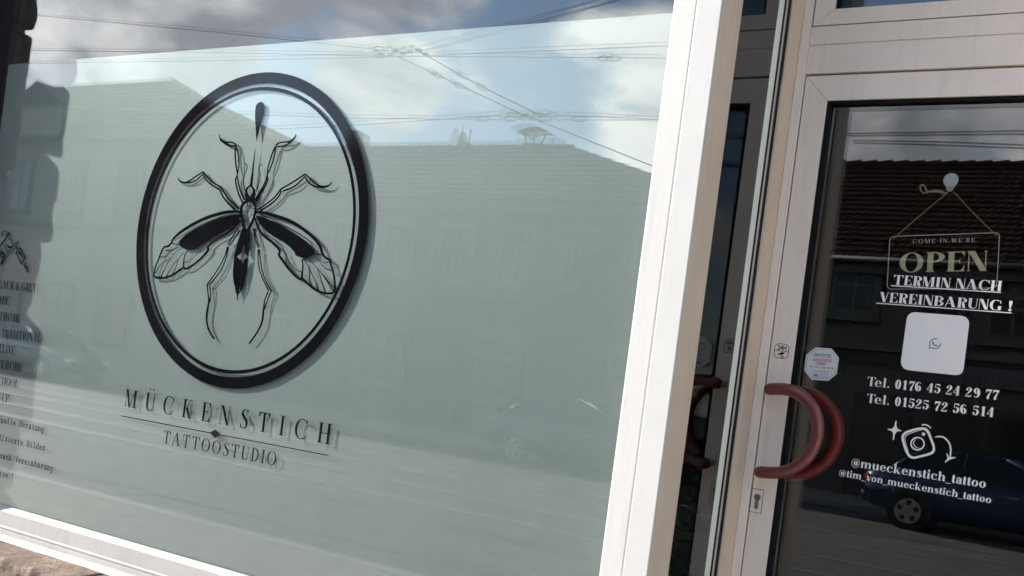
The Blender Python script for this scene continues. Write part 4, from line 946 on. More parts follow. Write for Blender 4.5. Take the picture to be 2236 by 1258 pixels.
px_strokes('arrow', [R((1275,492,18),(1360,478,27),(1450,500,29),(1540,590,29),(1580,710,31),(1572,880,24)), [[(1492,805),(1512,808),(1548,880),(1675,882),(1675,902),(1560,930),(1475,992),(1462,982),(1520,905)]]], YDL, VW, ic, ZI)
# ------------------------------------------------------------------ stickers
cs_ = empty('contact_sticker', at(2040, 752, YDL), 'white square sticker with rounded corners and small chat symbol on the door glass', 'sticker')
QZ = (1940, 670, 7.86)
px_strokes('sticker_sheet', [[[(450,93),(1260,155),(1330,180),(1375,235),(1386,290),(1290,1070),(1265,1130),(1210,1165),(1150,1173),(335,1088),(265,1060),(225,1005),(213,940),(312,215),(335,150),(385,108)]]], YDL, VW, cs_, QZ)
px_strokes('chat_bubble', [R((835,545,16),(770,555,18),(715,610,18),(712,670,18),(700,712,16),(750,705,16),(810,718,18),(870,690,18),(898,625,16))], YDL - 0.0004, M['print_grey'], cs_, QZ)
px_strokes('handset', [R((765,595,18),(765,625,30),(790,655,20),(820,668,28),(842,660,18))], YDL - 0.0004, M['print_grey'], cs_, QZ)
oc = empty('security_sticker', at(1795, 796, YDL), 'pale octagonal security sticker inside the door glass beside the handle', 'sticker')
OZ = (1740, 740, 11.43)
octp = [(470,215),(865,240),(1050,470),(1000,875),(780,1050),(365,1020),(185,790),(230,400)]
px_strokes('sticker_sheet', [[octp]], YDL, M['sticker'], oc, OZ)
occ = (618, 633)
inn = [(occ[0]+(x-occ[0])*0.90, occ[1]+(y-occ[1])*0.90, 7) for x, y in octp]
def poly_outline(pts, closed=True):
    out = []; n = len(pts)
    for i in range(n if closed else n-1):
        out += ribbon([pts[i], pts[(i+1) % n]])
    return out
px_strokes('border_line', [poly_outline(inn)], YDL - 0.0003, M['print_grey'], oc, OZ)
def zat(x, y, z, Y): return at(z[0] + x/z[2], z[1] + y/z[2], Y)
def sans_px(s, xl, yl, xr, yr, hpx, zm, Y, mat, parent, bold=0.0, name='lettering'):
    a = zat(xl, yl, zm, Y); b = zat(xr, yr, zm, Y); t = zat(xl, yl - hpx, zm, Y)
    return sans(name, s, a, b - a, (t - a).length, (b - a).length, mat, parent, bold=bold)
sans_px('CBE', 415, 412, 535, 420, 50, OZ, YDL - 0.0003, M['print_blue'], oc, 0.03)
sans_px('POWER', 552, 425, 862, 446, 58, OZ, YDL - 0.0003, M['print_grey'], oc, 0.03)
px_strokes('rule', [R((412,435,9),(860,468,9))], YDL - 0.0003, M['print_blue'], oc, OZ)
sans_px('GESICHERTES', 398, 548, 858, 584, 66, OZ, YDL - 0.0003, M['print_red'], oc, 0.015)
sans_px('OBJEKT', 482, 640, 742, 660, 64, OZ, YDL - 0.0003, M['print_red'], oc, 0.015)
sans_px('Tel. 0351 / 88 959 88', 310, 712, 918, 766, 46, OZ, YDL - 0.0003, M['print_grey'], oc, 0.01)
px_strokes('small_print', [R((405,792,14),(795,826,14))], YDL - 0.0003, M['print_grey'], oc, OZ)
px_strokes('stamp_box', [poly_outline([(412,850,8),(765,872,8),(752,975,8),(400,950,8)]), R((525,860,8),(515,960,8)), R((425,905,42),(508,912,42)), R((545,895,6),(745,908,6)), R((545,925,6),(745,938,6))], YDL - 0.0003, M['print_blue'], oc, OZ)
hs_ = empty('camera_sticker', at(1706, 767, YS), 'small octagonal sticker with a surveillance camera on the door stile', 'sticker')
HZ = (1680, 740, 20.97)
YH = YS - 0.0004
px_strokes('sticker_sheet', [[[(420,215),(795,255),(905,405),(870,590),(840,800),(700,900),(320,860),(210,720),(245,430),(275,320)]]], YH, M['white_warmed'], hs_, HZ)
px_strokes('border_line', [R((420,215,24),(795,255,24),sub=1), R((795,255,24),(905,405,24),sub=1), R((905,405,24),(870,590,24),(840,800,24),sub=1), R((840,800,24),(700,905,24),sub=1), R((700,905,24),(320,860,24),sub=1), R((320,860,24),(210,720,24),sub=1), R((210,720,24),(245,430,24),(275,320,24),sub=1), R((275,320,24),(420,215,24),sub=1), R((250,525,24),(870,600,24))], YH - 0.0002, M['vinyl_black'], hs_, HZ)
sans_px('24H', 372, 495, 765, 535, 225, HZ, YH - 0.0003, M['vinyl_black'], hs_, 0.018)
px_strokes('camera_symbol', [[[(362,680),(600,612),(682,632),(665,700),(545,745),(450,770),(405,750)]], R((520,780,30),(570,820,34),(650,810,40)), [[(610,830),(640,880),(575,885)]]], YH - 0.0003, M['vinyl_black'], hs_, HZ)
px_strokes('camera_lens', [disc(450, 712, 36, 14)], YH - 0.0008, M['white_warmed'], hs_, HZ)

# ------------------------------------------------------------------ OPEN sign hanging behind the glass
YO = 2.852
op = empty('open_sign', at(2060, 570, YO), 'clear hanging sign with gold letters reading OPEN behind the door glass', 'sign')
OB = [(1943, 516.6), (2183, 507.9), (2176.5, 628.7), (1936.8, 631.7)]
def rrect(c, r=0.07, n=5):
    out = []
    for i in range(4):
        p0, p, p1 = c[i-1], c[i], c[(i+1) % 4]
        a = (p[0]+(p0[0]-p[0])*r, p[1]+(p0[1]-p[1])*r*(2.0 if i % 2 == 0 else 1.0)); b = (p[0]+(p1[0]-p[0])*r*(1.0 if i % 2 == 0 else 2.0), p[1]+(p1[1]-p[1])*r*(1.0 if i % 2 == 0 else 2.0))
        for k in range(n + 1):
            t = k/n; out.append(((1-t)**2*a[0]+2*t*(1-t)*p[0]+t*t*b[0], (1-t)**2*a[1]+2*t*(1-t)*p[1]+t*t*b[1]))
    return out
rr = rrect(OB, 0.05)
px_strokes('border', [poly_outline([(x, y, 1.7) for x, y in rr])], YO, M['cream_line'], op)
plate = [at(x, y, YO + 0.0022) for x, y in rr]
from_py('plate', [tuple(p) for p in plate], [list(range(len(plate)))], M['plate'], op)
text_line('OPEN', at(1960.5, 595.2, YO), at(2157.5, 591.6, YO), 0.0515, 0.24, 0.045, M['gold'], op, W=1.05)
text_line("COME IN,WE'RE", at(1992.2, 531.8, YO), at(2129.3, 528.4, YO), 0.0108, 0.15, 0.05, M['cream_line'], op, W=1.0, track=0.18)
hk = at(2078, 396, YO); hr = 0.0188
hook = empty('suction_hook', (hk.x, YG + 0.0256, hk.z), 'round clear suction hook on the door glass above the hanging sign', 'hook')
bm = bmesh.new()
bmesh.ops.create_cone(bm, cap_ends=True, segments=28, radius1=hr, radius2=hr*0.86, depth=0.008, matrix=Matrix.Translation((hk.x, YG + 0.031, hk.z)) @ Matrix.Rotation(D(-90), 4, 'X'))
bmesh.ops.bevel(bm, geom=[e for e in bm.edges if e.is_boundary is False and abs(e.verts[0].co.y - e.verts[1].co.y) < 1e-6], offset=0.001, segments=2, affect='EDGES')
from_bm('cup', bm, M['hook'], hook, smooth=False)
slab('hook_tongue', [(hk.x - hr*0.75, hk.z - hr*0.5), (hk.x - hr*0.42, hk.z - hr*1.38), (hk.x + hr*0.15, hk.z - hr*1.42), (hk.x + hr*0.7, hk.z - hr*0.5)], YG + 0.036, YG + 0.040, M['hook'], hook, bev=0.001)
def cord(name, ptspx, Y, r, mat, parent): return tube(name, [at(x, y, Y) for x, y in catmull(ptspx, 4)], r, mat, parent, n=6)
cord('string', [(1950.5, 521.6), (1990, 487), (2030, 453), (2071.5, 418.5)], YO - 0.001, 0.0011, M['rope'], op)
cord('string', [(2175.9, 514.5), (2140, 480), (2110, 449), (2082.5, 418.5)], YO - 0.001, 0.0011, M['rope'], op)
ZK = (1900, 360, 6.289)
cord('knot', [(1900 + x/6.289, 360 + y/6.289) for x, y in ((1040,388),(960,358),(880,352),(800,372),(730,388),(695,345),(690,300),(718,275),(752,300),(772,350),(820,372),(930,372),(1010,395))], YO - 0.002, 0.0021, M['rope'], op)

# ------------------------------------------------------------------ houses across the street
YFAR = -18.0
def windowed(parent, x, z, wd, h, y, mat_frame=None):
    wpart = box('window', x - wd/2 - 0.10, x + wd/2 + 0.10, y + 0.005, y + 0.07, z - h/2 - 0.10, z + h/2 + 0.10, M['trim'], parent)
    box('pane', x - wd/2, x - 0.03, y + 0.072, y + 0.08, z - h/2, z + h/2, M['win_dark'], wpart)
    box('pane', x + 0.03, x + wd/2, y + 0.072, y + 0.08, z - h/2, z + h/2, M['win_dark'], wpart)
    for xx in (x - wd/2 - 0.002, x - 0.03, x + wd/2 - 0.05):
        box('sash', xx, xx + 0.055, y + 0.073, y + 0.10, z - h/2, z + h/2, M['win_frame'], wpart)
    for zz in (z - h/2, z + h*0.18, z + h/2 - 0.05):
        box('sash', x - wd/2, x + wd/2, y + 0.0735, y + 0.098, zz, zz + 0.05, M['win_frame'], wpart)
    box('sill', x - wd/2 - 0.16, x + wd/2 + 0.16, y + 0.006, y + 0.17, z - h/2 - 0.19, z - h/2 - 0.105, M['trim'], wpart)
def pantile_roof(name, x0, x1, y_e, z_e, y_r, z_r, mat, parent, tw=0.23, rows=None, amp=0.035, xe=None):
    """roof slope facing the street (+Y side low at y_e, ridge at y_r), rolled tiles in stepped rows"""
    L = math.hypot(y_r - y_e, z_r - z_e); rows = rows or int(L / 0.34); xe = x1 if xe is None else xe; nx = int((max(x1, xe) - x0) / tw * 4)
    up = Vector((0, (y_r - y_e)/L, (z_r - z_e)/L)); nrm = Vector((0, (z_r - z_e)/L, -(y_r - y_e)/L))
    if nrm.z < 0: nrm = -nrm
    vs, fs = [], []
    for r in range(rows):
        for s in (0, 1):
            for i in range(nx + 1):
                x = min(x0 + (max(x1, xe) - x0)*i/nx, x1 + (xe - x1)*(1 - (r + s)/rows)); ph = (i % 4)/4.0
                h = amp*(0.5 + 0.5*math.cos(2*math.pi*ph)) + (0.05 if s == 0 else 0.0) + 0.012*noise.noise(Vector((int(i/4)*3.1, r*1.7, 0)))
                p = Vector((x, y_e, z_e)) + up*(L*(r + s)/rows) + nrm*h; vs.append(tuple(p))
    for k in range(rows*2 - 1):
        for i in range(nx):
            a = k*(nx+1)+i; fs.append((a, a+1, a+nx+2, a+nx+1))
    o = from_py(name, vs, fs, mat, parent)
    # ridge tiles
    bm = bmesh.new(); n = int((x1 - x0)/0.38)
    for i in range(n):
        xa = x0 + (x1-x0)*i/n; tube_pts(bm, [(xa, y_r, z_r+0.02), (xa+(x1-x0)/n*0.97, y_r, z_r+0.045)], [0.10, 0.125], 8)
    rt = from_bm('ridge_tiles', bm, mat, parent)
    return o
def back_slope(x0, x1, y_r, z_r, depth, z_e, mat, parent):
    from_py('roof_back', [(x0, y_r, z_r), (x1, y_r, z_r), (x1, y_r - depth, z_e), (x0, y_r - depth, z_e)], [(0, 1, 2, 3)], mat, parent)
def gable(x, y0, z0, y_r, z_r, y1, mat, parent):
    slab_ = from_py('gable', [(x-0.1, y0, z0), (x-0.1, y_r, z_r), (x-0.1, y1, z0), (x+0.1, y0, z0), (x+0.1, y_r, z_r), (x+0.1, y1, z0)], [(0,1,2),(5,4,3),(0,3,4,1),(1,4,5,2)], mat, parent)
# --- house mirrored in the door: low eaves, big tiled roof
EY = YFAR + 0.35
zr1 = mirror_at(2050, 363, YG, YFAR - 3.2).z; ze1 = mirror_at(2030, 570, YG, EY).z
hB = empty('tiled_house', (-2.5, YFAR - 4, 0), 'low house with large brown tiled roof across the street, mirrored in the door', 'house')
box('wall', -7.4, 6.0, YFAR - 6.5, YFAR, 0.0, ze1 - 0.05, M['house_beige'], hB)
pantile_roof('roof', -7.6, 6.2, EY, ze1, YFAR - 3.2, zr1, M['tile'], hB, tw=0.19, rows=19)
back_slope(-7.6, 6.2, YFAR - 3.2, zr1, 3.6, ze1, M['tile'], hB)
gable(-7.3, YFAR, ze1 - 0.06, YFAR - 3.2, zr1 - 0.1, YFAR - 6.5, M['house_beige'], hB)
tube('gutter', [(-7.6, EY + 0.06, ze1 - 0.04), (6.2, EY + 0.06, ze1 - 0.06)], 0.075, M['wood_dark'], hB)
box('cornice', -7.45, 6.1, YFAR + 0.002, YFAR + 0.25, ze1 - 0.32, ze1 - 0.10, M['trim'], hB)
zc = mirror_at(2030, 770, YG, YFAR).z
box('ledge', -7.45, 6.1, YFAR + 0.002, YFAR + 0.22, zc - 0.08, zc + 0.10, M['trim'], hB)
box('ledge_shadow_strip', -7.45, 6.1, YFAR + 0.002, YFAR + 0.10, zc - 0.34, zc - 0.085, M['wood_dark'], hB)  # dark strip added to draw the shadow under the ledge
for px_, py_ in ((1868, 636), (2050, 660), (2215, 690)):
    p = mirror_at(px_, py_, YG, YFAR); windowed(hB, p.x, p.z - 0.05, 0.95, 0.85, YFAR)
# ground floor openings
a = mirror_at(1868, 855, YG, YFAR); b = mirror_at(2000, 880, YG, YFAR)
dr = box('doorway', a.x, b.x, YFAR + 0.003, YFAR + 0.05, 0.012, a.z, M['shop_dark'], hB)
box('door_leaf', a.x + 0.1, b.x - 0.1, YFAR + 0.052, YFAR + 0.09, 0.02, a.z - 0.35, M['wood_dark'], dr)
a2 = mirror_at(2030, 880, YG, YFAR)
sh = box('shop_front', a2.x, a2.x + 3.4, YFAR + 0.003, YFAR + 0.06, 0.55, a2.z, M['wood_dark'], hB)
for k in range(3): box('pane', a2.x + 0.1 + k*1.1, a2.x + 1.12 + k*1.1, YFAR + 0.063, YFAR + 0.08, 0.65, a2.z - 0.12, M['win_dark'], sh)
sg = mirror_at(2150, 826, YG, YFAR)
sgn = tag(box('shop_sign', sg.x - 1.15, sg.x + 1.6, YFAR + 0.112, YFAR + 0.16, sg.z - 0.20, sg.z + 0.20, M['sign_grey'], bev=0.01), 'grey shop sign board on the tiled house across the street', 'sign')
o = sans('sign_lettering', 'ednngugsno', Vector((sg.x + 1.45, YFAR + 0.163, sg.z - 0.09)), Vector((-1, 0, 0)), 0.20, 2.4, M['wire'], sgn, mirror=True)
# --- long building mirrored in the right half of the window
def mw(x, y, Y): return mirror_at(x, y, YW, Y)
YRA = YFAR - 3.0
pA0 = mw(665, 318, YRA); pA1 = mw(1250, 340, YRA)
zrA = (pA0.z + pA1.z)/2; zeA = zrA - 2.2
hA = empty('grey_house', (-15, YFAR - 4, 0), 'long grey house with chimneys across the street, mirrored in the film', 'house')
box('wall', pA0.x - 0.4, pA1.x + 6.1, YFAR - 6, YFAR, 0.0, zeA + 0.2, M['house_grey'], hA)
pantile_roof('roof', pA0.x - 0.5, pA1.x, EY, zeA, YRA, zrA, M['tile_grey'], hA, tw=0.30, xe=pA1.x + 6.4)
back_slope(pA0.x - 0.5, pA1.x, YRA, zrA, 3.4, zeA, M['tile_grey'], hA)
xe = mw(1420, 382, YRA).x
from_py('hip', [(pA1.x, YRA, zrA + 0.03), (pA1.x + 6.4, EY, zeA), (pA1.x + 6.4, YRA - 3.4, zeA)], [(0, 1, 2)], M['tile_grey'], hA)
def chimney(xpx0, xpx1, ytop, ybase, cover=False):
    a = mw(xpx0, ytop, YRA - 0.4); b = mw(xpx1, ytop, YRA - 0.4)
    c = box('chimney', a.x, b.x, YRA - 0.8, YRA - 0.1, zrA - 0.6, a.z, M['house_ochre'], hA, bev=0.02)
    if cover:
        t = mw((xpx0 + xpx1)/2, 296, YRA - 0.4); ww = (b.x - a.x)*0.78
        for sx in (-1, 1):
            for yy in (-0.72, -0.2): tube('cover_leg', [(((a.x+b.x)/2) + sx*(b.x-a.x)*0.4, YRA + yy, a.z), (((a.x+b.x)/2) + sx*ww*0.72, YRA + yy, t.z)], 0.025, M['wire'], c, n=6)
        cx = (a.x+b.x)/2; vs = []
        for s in (0, 1):
            for i in range(9):
                u = -1 + 2*i/8; vs.append((cx + u*ww, YRA - 0.85 + s*0.8, t.z + 0.10*(1-u*u)*1.2))
        from_py('cover', vs + [(x, y, z + 0.04) for x, y, z in vs], [(i, i+1, i+10, i+9) for i in range(8)] + [(i+18, i+27, i+28, i+19) for i in range(8)] + [(0, 8, 26, 18), (9, 27, 35, 17)], M['wood_dark'], c)
chimney(1153, 1194, 318, 338, True); chimney(772, 792, 290, 330)
an = mw(1026, 283, YRA); tube('antenna_mast', [(an.x, YRA, zrA - 0.2), (an.x + 0.03, YRA, an.z)], 0.035, M['wire'], hA, n=6)
ds_ = mw(1008, 315, YRA); bm = bmesh.new()
bmesh.ops.create_uvsphere(bm, u_segments=18, v_segments=10, radius=0.38, matrix=Matrix.Translation((ds_.x, YRA, ds_.z)) @ Matrix.Rotation(D(20), 4, 'Z') @ Matrix.Diagonal((0.62, 0.25, 1.0, 1.0)))
dish = from_bm('satellite_dish', bm, M['pot'], hA, smooth=True); tube('dish_mast', [(ds_.x, YRA, zrA - 0.2), (ds_.x, YRA, ds_.z)], 0.03, M['wire'], dish, n=6)
for i in range(8):
    xx = pA0.x + 1.2 + i*(pA1.x - pA0.x + 0.4)/5.6
    if xx > pA1.x + 5: break
    windowed(hA, xx, zeA - 1.35, 0.95, 1.4, YFAR); 
    if i % 2: windowed(hA, xx, 1.75, 1.5, 1.5, YFAR)
    else:
        q_ = box('doorway', xx - 0.6, xx + 0.6, YFAR + 0.003, YFAR + 0.04, 0.012, 2.4, M['wood_dark'], hA)
box('ledge', pA0.x - 0.4, pA1.x + 6.05, YFAR + 0.002, YFAR + 0.15, zeA - 2.5, zeA - 2.36, M['trim'], hA)
box('cornice', pA0.x + 0.3, pA1.x + 6.05, YFAR + 0.002, YFAR + 0.25, zeA - 0.3, zeA - 0.05, M['trim'], hA)
# --- hip-roofed house mirrored at the left edge of the window
YRC = YFAR - 3.5
pC0 = mw(60, 187, YRC); pC1 = mw(378, 185, YRC); zrC = pC1.z; zeC = zrC - 3.2
xC1 = mw(640, 345, YFAR - 2.0).x
hC = empty('hipped_house', (-30, YFAR - 4, 0), 'ochre house with hipped tiled roof across the street, mirrored at the window edge', 'house')
box('wall', pC0.x - 9, xC1 + 0.62, YFAR - 7, YFAR, 0.0, zeC + 0.2, M['house_ochre'], hC)
pantile_roof('roof', pC0.x - 9, pC1.x, EY, zeC, YRC, zrC, M['tile_grey'], hC, tw=0.32, xe=xC1 + 0.9)
back_slope(pC0.x - 9, pC1.x, YRC, zrC, 3.9, zeC, M['tile_grey'], hC)
from_py('hip', [(pC1.x, YRC, zrC + 0.05), (xC1 + 0.9, EY, zeC), (xC1 + 0.9, YRC - 3.9, zeC)], [(0, 1, 2)], M['tile_grey'], hC)
bm = bmesh.new(); n_ = 16                                # bright cement-bedded hip tiles
for i in range(n_):
    a_ = Vector((pC1.x, YRC, zrC + 0.10)).lerp(Vector((xC1 + 0.9, EY, zeC + 0.08)), i/n_); b_ = Vector((pC1.x, YRC, zrC + 0.10)).lerp(Vector((xC1 + 0.9, EY, zeC + 0.08)), (i+0.85)/n_)
    tube_pts(bm, [a_, b_], [0.11, 0.13], 8)
from_bm('hip_tiles', bm, M['tile_grey'], hC)
# dormer and windows
dz = mw(85, 300, YFAR); 
dm = box('dormer', dz.x - 1.3, dz.x + 1.3, YFAR - 1.6, YFAR + 0.1, zeC - 0.1, zeC + 1.5, M['house_ochre'], hC)
from_py('dormer_roof', [(dz.x-1.6, YFAR+0.35, zeC+1.4), (dz.x+1.6, YFAR+0.35, zeC+1.4), (dz.x, YFAR+0.35, zeC+2.2), (dz.x-1.6, YFAR-2.4, zeC+1.4), (dz.x+1.6, YFAR-2.4, zeC+1.4), (dz.x, YFAR-2.4, zeC+2.2)], [(0,1,2),(0,2,5,3),(1,4,5,2)], M['tile_grey'], dm)
for i in range(6):
    xx = pC0.x - 3.0 + i*3.0
    if xx > xC1 - 1: break
    windowed(hC, xx, zeC - 1.5, 1.1, 1.7, YFAR); windowed(hC, xx, 1.9, 1.6, 1.7, YFAR)
box('ledge', pC0.x - 9, xC1 + 0.25, YFAR + 0.002, YFAR + 0.2, zeC - 2.9, zeC - 2.75, M['trim'], hC)
gs = mw(70, 598, YFAR)
gsn = tag(box('shop_sign', gs.x - 5.0, gs.x + 0.5, YFAR + 0.05, YFAR + 0.14, gs.z - 0.45, gs.z + 0.45, M['sign_red'], bev=0.02), 'dull red shop sign board on the ochre house across the street', 'sign')
sans('sign_lettering', 'Gesundheit', Vector((gs.x + 0.2, YFAR + 0.143, gs.z - 0.22)), Vector((-1, 0, 0)), 0.52, 4.6, M['win_frame'], gsn, mirror=True)

# ------------------------------------------------------------------ overhead wires of the tramway
YWI = -8.0
def wire_pts(seq):
    P = [mirror_at(x, y, (YW if x < 1500 else YG), YWI) for x, y in seq]
    return P
def wire(label, seq, r=0.0075, ext0=0.0, ext1=0.0, clamps=()):
    P = wire_pts(seq)
    if ext0: P.insert(0, P[0] + (P[0] - P[1]).normalized() * ext0)
    if ext1: P.append(P[-1] + (P[-1] - P[-2]).normalized() * ext1)
    root = empty('overhead_wire', P[0], label, 'wire', 'overhead wires above the tram tracks')
    tube('strand', P, r, M['wire'], root, n=5)
    for x, y in clamps:
        c = mirror_at(x, y, YW, YWI); d = (P[-1] - P[0]).normalized(); e = Vector((-d.z, 0, d.x))
        tube('insulator', [c + d*(0.11*math.cos(a)) + e*(0.035*math.sin(a)) for a in [2*math.pi*k/12 for k in range(13)]], 0.009, M['wire'], root, n=5)
    return root
wire('overhead wire highest at the left edge of the mirrored sky', [(75, 33), (480, 71), (872, 113)], ext0=14, clamps=((826, 107),))
wire('overhead wire below the highest one in the mirrored sky', [(65, 110), (480, 115), (872, 123), (1460, 127)], ext0=14, clamps=((1320, 128), (1340, 128), (830, 122)))
wire('overhead wire rising to the right past the first wire crossing', [(63, 139), (480, 132), (872, 124), (1460, 100)], ext0=14, ext1=2)
wire('steep overhead wire leaving the first crossing to the upper right', [(912, 112), (1130, 57), (1350, 0)], ext1=6)
wire('second steep overhead wire just under the first one', [(925, 112), (1170, 53), (1352, 0)], ext1=6)
wire('sloping overhead wire from the first crossing down to the second', [(868, 124), (1004, 187), (1138, 249), (1420, 361)], ext1=2, clamps=((1004, 187), (955, 164)))
wire('parallel sloping overhead wire with chain link insulator', [(918, 114), (1052, 190), (1176, 250)], clamps=((1052, 190), (1010, 165)))
wire('long level overhead wire crossing the mirrored roofs', [(600, 252), (770, 258), (1140, 262), (1440, 262), (1862, 291), (2236, 285)], ext0=12, ext1=20, clamps=((1055, 260), (1115, 260), (1190, 260), (1265, 260)))
wire('level overhead wire just above the long one', [(600, 282), (770, 274), (1130, 249), (1230, 252), (1440, 261), (1862, 296), (2236, 292)], ext0=12, ext1=20, clamps=((1120, 250), (1205, 252)))
wire('overhead wire dipping to the right in the door glass', [(1862, 306), (2050, 309), (2236, 316)], ext1=20)
wire('lowest overhead wire mirrored in the door glass', [(1862, 311), (2050, 316), (2236, 323)], ext1=20)
hub = empty('wire_junction', mirror_at(890, 118, YW, YWI), 'cluster of clamps where the tram wires cross', 'wire clamp')
for x, y in ((852, 122), (862, 112), (880, 117), (895, 113), (912, 110), (832, 123), (930, 121)):
    c = mirror_at(x, y, YW, YWI); box('clamp', c.x - 0.045, c.x + 0.045, YWI - 0.03, YWI + 0.03, c.z - 0.02, c.z + 0.03, M['wire'], hub, bev=0.01)
hub2 = empty('wire_junction', mirror_at(1155, 256, YW, YWI), 'lower cluster of clamps on the tram wires above the roofs', 'wire clamp')
for x, y in ((1138, 257), (1150, 253), (1160, 259), (1172, 251), (1180, 252)):
    c = mirror_at(x, y, YW, YWI); box('clamp', c.x - 0.045, c.x + 0.045, YWI - 0.03, YWI + 0.03, c.z - 0.02, c.z + 0.03, M['wire'], hub2, bev=0.01)

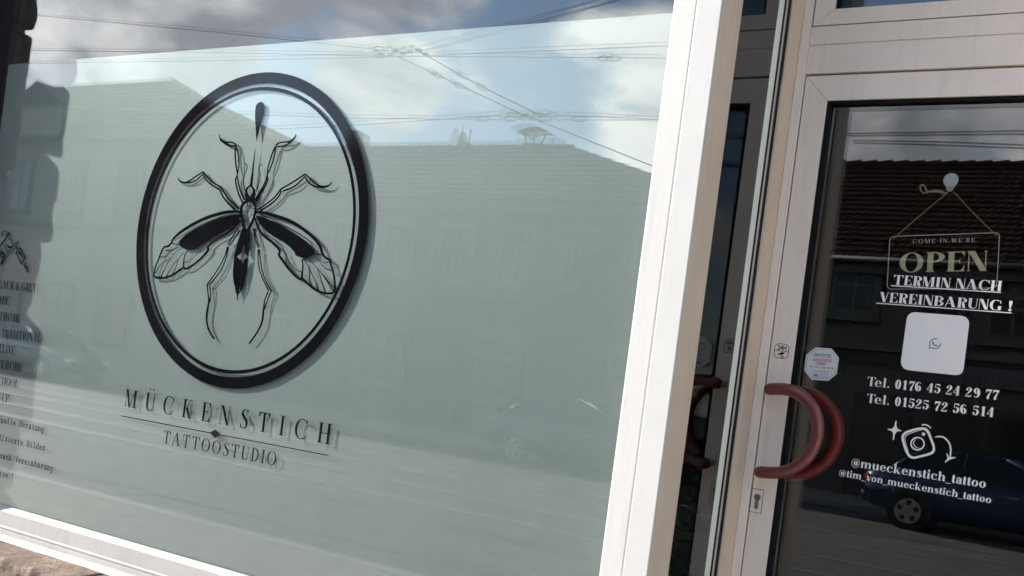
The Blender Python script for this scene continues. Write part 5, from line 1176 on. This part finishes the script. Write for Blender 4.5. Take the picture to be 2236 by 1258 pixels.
# ------------------------------------------------------------------ parked cars
def car(label, x_rear, y_near, dirx, paint, ground=-0.12):
    """x_rear: rear bumper, car points along dirx; y_near: side nearest the shop"""
    L_ = 4.25; hw = 0.86; yc = y_near - hw
    root = empty('parked_car', (x_rear + dirx*L_/2, yc, ground), label, 'car', 'cars parked across the street')
    def X(x): return x_rear + dirx*x
    sts = [(0.0,.46,.78,.68),(0.05,.34,.90,.77),(0.25,.26,.97,.83),(0.7,.22,.98,.855),(1.3,.21,.965,.86),(2.4,.21,.945,.86),(3.0,.21,.93,.855),(3.5,.22,.87,.83),(3.95,.27,.76,.78),(4.18,.34,.66,.70),(4.25,.42,.58,.62)]
    bm = bmesh.new(); rings = []
    for x, zb, zt, w_ in sts:
        h = zt - zb
        half = [(0.60*w_, zb), (0.95*w_, zb+0.05), (1.0*w_, zb+0.35*h), (0.985*w_, zb+0.72*h), (0.93*w_, zt-0.035), (0.80*w_, zt), (0.0, zt+0.02)]
        ringp = [(y, z) for y, z in half] + [(-y, z) for y, z in half[-2::-1]]
        rings.append([bm.verts.new((X(x), yc + y, ground + z)) for y, z in ringp])
    n = len(rings[0])
    for a, b in zip(rings, rings[1:]):
        for k in range(n): bm.faces.new((a[k], a[(k+1) % n], b[(k+1) % n], b[k]))
    bm.faces.new(rings[0]); bm.faces.new(rings[-1]); bmesh.ops.recalc_face_normals(bm, faces=list(bm.faces))
    body = from_bm('body', bm, paint, root, smooth=True)
    # cabin
    cab = [(0.42, .95, .78), (0.62, 1.12, .74), (0.98, 1.36, .67), (1.25, 1.405, .65), (1.9, 1.415, .65), (2.2, 1.385, .66), (2.75, 1.14, .73), (3.10, .94, .78)]
    bm = bmesh.new(); top = [[bm.verts.new((X(x), yc - w_, ground + z)), bm.verts.new((X(x), yc + w_, ground + z))] for x, z, w_ in cab]
    base = [[bm.verts.new((X(x), yc - .80, ground + .90)), bm.verts.new((X(x), yc + .80, ground + .90))] for x, z, w_ in cab]
    for i in range(len(cab)-1):
        bm.faces.new((top[i][0], top[i+1][0], top[i+1][1], top[i][1])); bm.faces.new((base[i][0], base[i+1][0], top[i+1][0], top[i][0])); bm.faces.new((base[i][1], top[i][1], top[i+1][1], base[i+1][1]))
    bmesh.ops.recalc_face_normals(bm, faces=list(bm.faces))
    from_bm('windows', bm, M['car_glass'], root)
    vs = []
    for x, z, w_ in cab[2:6]: vs += [(X(x), yc - w_ - .012, ground + z + .012), (X(x), yc + w_ + .012, ground + z + .012)]
    from_py('roof', vs + [(x, y, z - .03) for x, y, z in vs], [(0,2,3,1),(2,4,5,3),(4,6,7,5)] + [(0,8,10,2),(2,10,12,4),(4,12,14,6),(1,3,11,9),(3,5,13,11),(5,7,15,13),(0,1,9,8),(6,14,15,7)], paint, root)
    for s_ in (-1, 1):
        tube('pillar', [(X(2.2), yc + s_*.665, ground + 1.39), (X(2.75), yc + s_*.735, ground + 1.145), (X(3.10), yc + s_*.785, ground + .945)], .032, paint, root, n=6)
        tube('pillar', [(X(0.98), yc + s_*.675, ground + 1.365), (X(0.62), yc + s_*.745, ground + 1.125), (X(0.42), yc + s_*.785, ground + .95)], .05, paint, root, n=6)
        tube('pillar', [(X(1.62), yc + s_*.66, ground + 1.40), (X(1.55), yc + s_*.81, ground + .93)], .035, M['plastic'], root, n=6)
        bm = bmesh.new(); bm_box(bm, min(X(-0.005), X(.16)), max(X(-0.005), X(.16)), yc + s_*.66 - .10, yc + s_*.66 + .10, ground + .68, ground + .86)
        bmesh.ops.bevel(bm, geom=list(bm.edges), offset=.03, segments=2, affect='EDGES'); from_bm('tail_light', bm, M['tail'], root, smooth=True)
        bm = bmesh.new(); bm_box(bm, min(X(4.02), X(4.22)), max(X(4.02), X(4.22)), yc + s_*.56 - .14, yc + s_*.56 + .14, ground + .54, ground + .68)
        bmesh.ops.bevel(bm, geom=list(bm.edges), offset=.03, segments=2, affect='EDGES'); from_bm('head_light', bm, M['lamp'], root, smooth=True)
        for xw in (0.82, 3.35):
            cy = yc + s_*.80; rot = Matrix.Rotation(D(90), 4, 'X')
            bm = bmesh.new(); bmesh.ops.create_cone(bm, cap_ends=True, segments=28, radius1=.36, radius2=.36, depth=.10, matrix=Matrix.Translation((X(xw), yc + s_*.815, ground + .34)) @ rot)
            from_bm('wheel_arch', bm, M['plastic'], root)
            bm = bmesh.new(); bmesh.ops.create_cone(bm, cap_ends=True, segments=28, radius1=.31, radius2=.31, depth=.20, matrix=Matrix.Translation((X(xw), yc + s_*.79, ground + .31)) @ rot)
            bmesh.ops.bevel(bm, geom=[e for e in bm.edges if abs(e.verts[0].co.y - e.verts[1].co.y) < 1e-5], offset=.025, segments=2, affect='EDGES')
            wh = from_bm('wheel', bm, M['tyre'], root, smooth=False)
            bm = bmesh.new(); bmesh.ops.create_cone(bm, cap_ends=True, segments=28, radius1=.215, radius2=.205, depth=.02, matrix=Matrix.Translation((X(xw), yc + s_*.893, ground + .31)) @ rot)
            from_bm('rim', bm, M['rim'], wh)
            for k in range(5):
                a = D(90 + 72*k)
                bm = bmesh.new(); bmesh.ops.create_cone(bm, cap_ends=True, segments=12, radius1=.045, radius2=.045, depth=.01, matrix=Matrix.Translation((X(xw) + .14*math.cos(a), yc + s_*.901, ground + .31 + .14*math.sin(a))) @ rot)
                from_bm('rim_opening', bm, M['tyre'], wh)
    for xh in (1.30, 2.30):
        tube('door_handle', [(X(xh), yc + .86, ground + .78), (X(xh + .16), yc + .865, ground + .785)], .014, M['rim'], root, n=6)
    bm = bmesh.new(); bm_box(bm, min(X(-0.02), X(0.12)), max(X(-0.02), X(0.12)), yc - .72, yc + .72, ground + .36, ground + .56)
    bmesh.ops.bevel(bm, geom=list(bm.edges), offset=.03, segments=2, affect='EDGES'); from_bm('bumper', bm, paint, root, smooth=True)
    return root
YCAR = -13.05
car('dark blue car parked across the street, mirrored low in the door glass', mirror_at(1893, 1000, YG, YCAR - 0.2).x, YCAR, 1, M['car_blue'])
car('grey car parked across the street, mirrored faintly in the film beside the post', mirror_at(1050, 970, YW, YCAR).x, YCAR, 1, M['car_grey'])
car('grey car parked farther left across the street, mirrored at the window edge', mirror_at(-60, 720, YW, YCAR).x, YCAR, 1, M['car_grey'])

# ------------------------------------------------------------------ inside the shop, dimly seen through the glass
pl_ = empty('potted_plant', (-1.45, 3.3, 0.36), 'dark leafy potted plant inside the shop behind the narrow side pane', 'plant')
bm = bmesh.new(); bmesh.ops.create_cone(bm, cap_ends=True, segments=24, radius1=.13, radius2=.17, depth=.32, matrix=Matrix.Translation((-1.45, 3.3, .52))); from_bm('pot', bm, M['pot'], pl_)
tube('stem', [(-1.45, 3.3, .66), (-1.43, 3.28, .95), (-1.46, 3.3, 1.2)], .015, M['wood_dark'], pl_)
for k in range(26):
    a = random.uniform(0, 6.28); z0 = random.uniform(.75, 1.2); ln = random.uniform(.22, .36); up_ = random.uniform(-.1, .5)
    p0 = Vector((-1.45, 3.3, z0)); d = Vector((math.cos(a), math.sin(a), up_)).normalized(); e = d.cross(Vector((0, 0, 1))).normalized()
    m_ = p0 + d*ln*.5 + Vector((0, 0, .03)); t_ = p0 + d*ln - Vector((0, 0, .05))
    from_py('leaf', [p0, m_ + e*ln*.17, t_, m_ - e*ln*.17], [(0, 1, 2), (0, 2, 3)], M['leaf'], pl_)
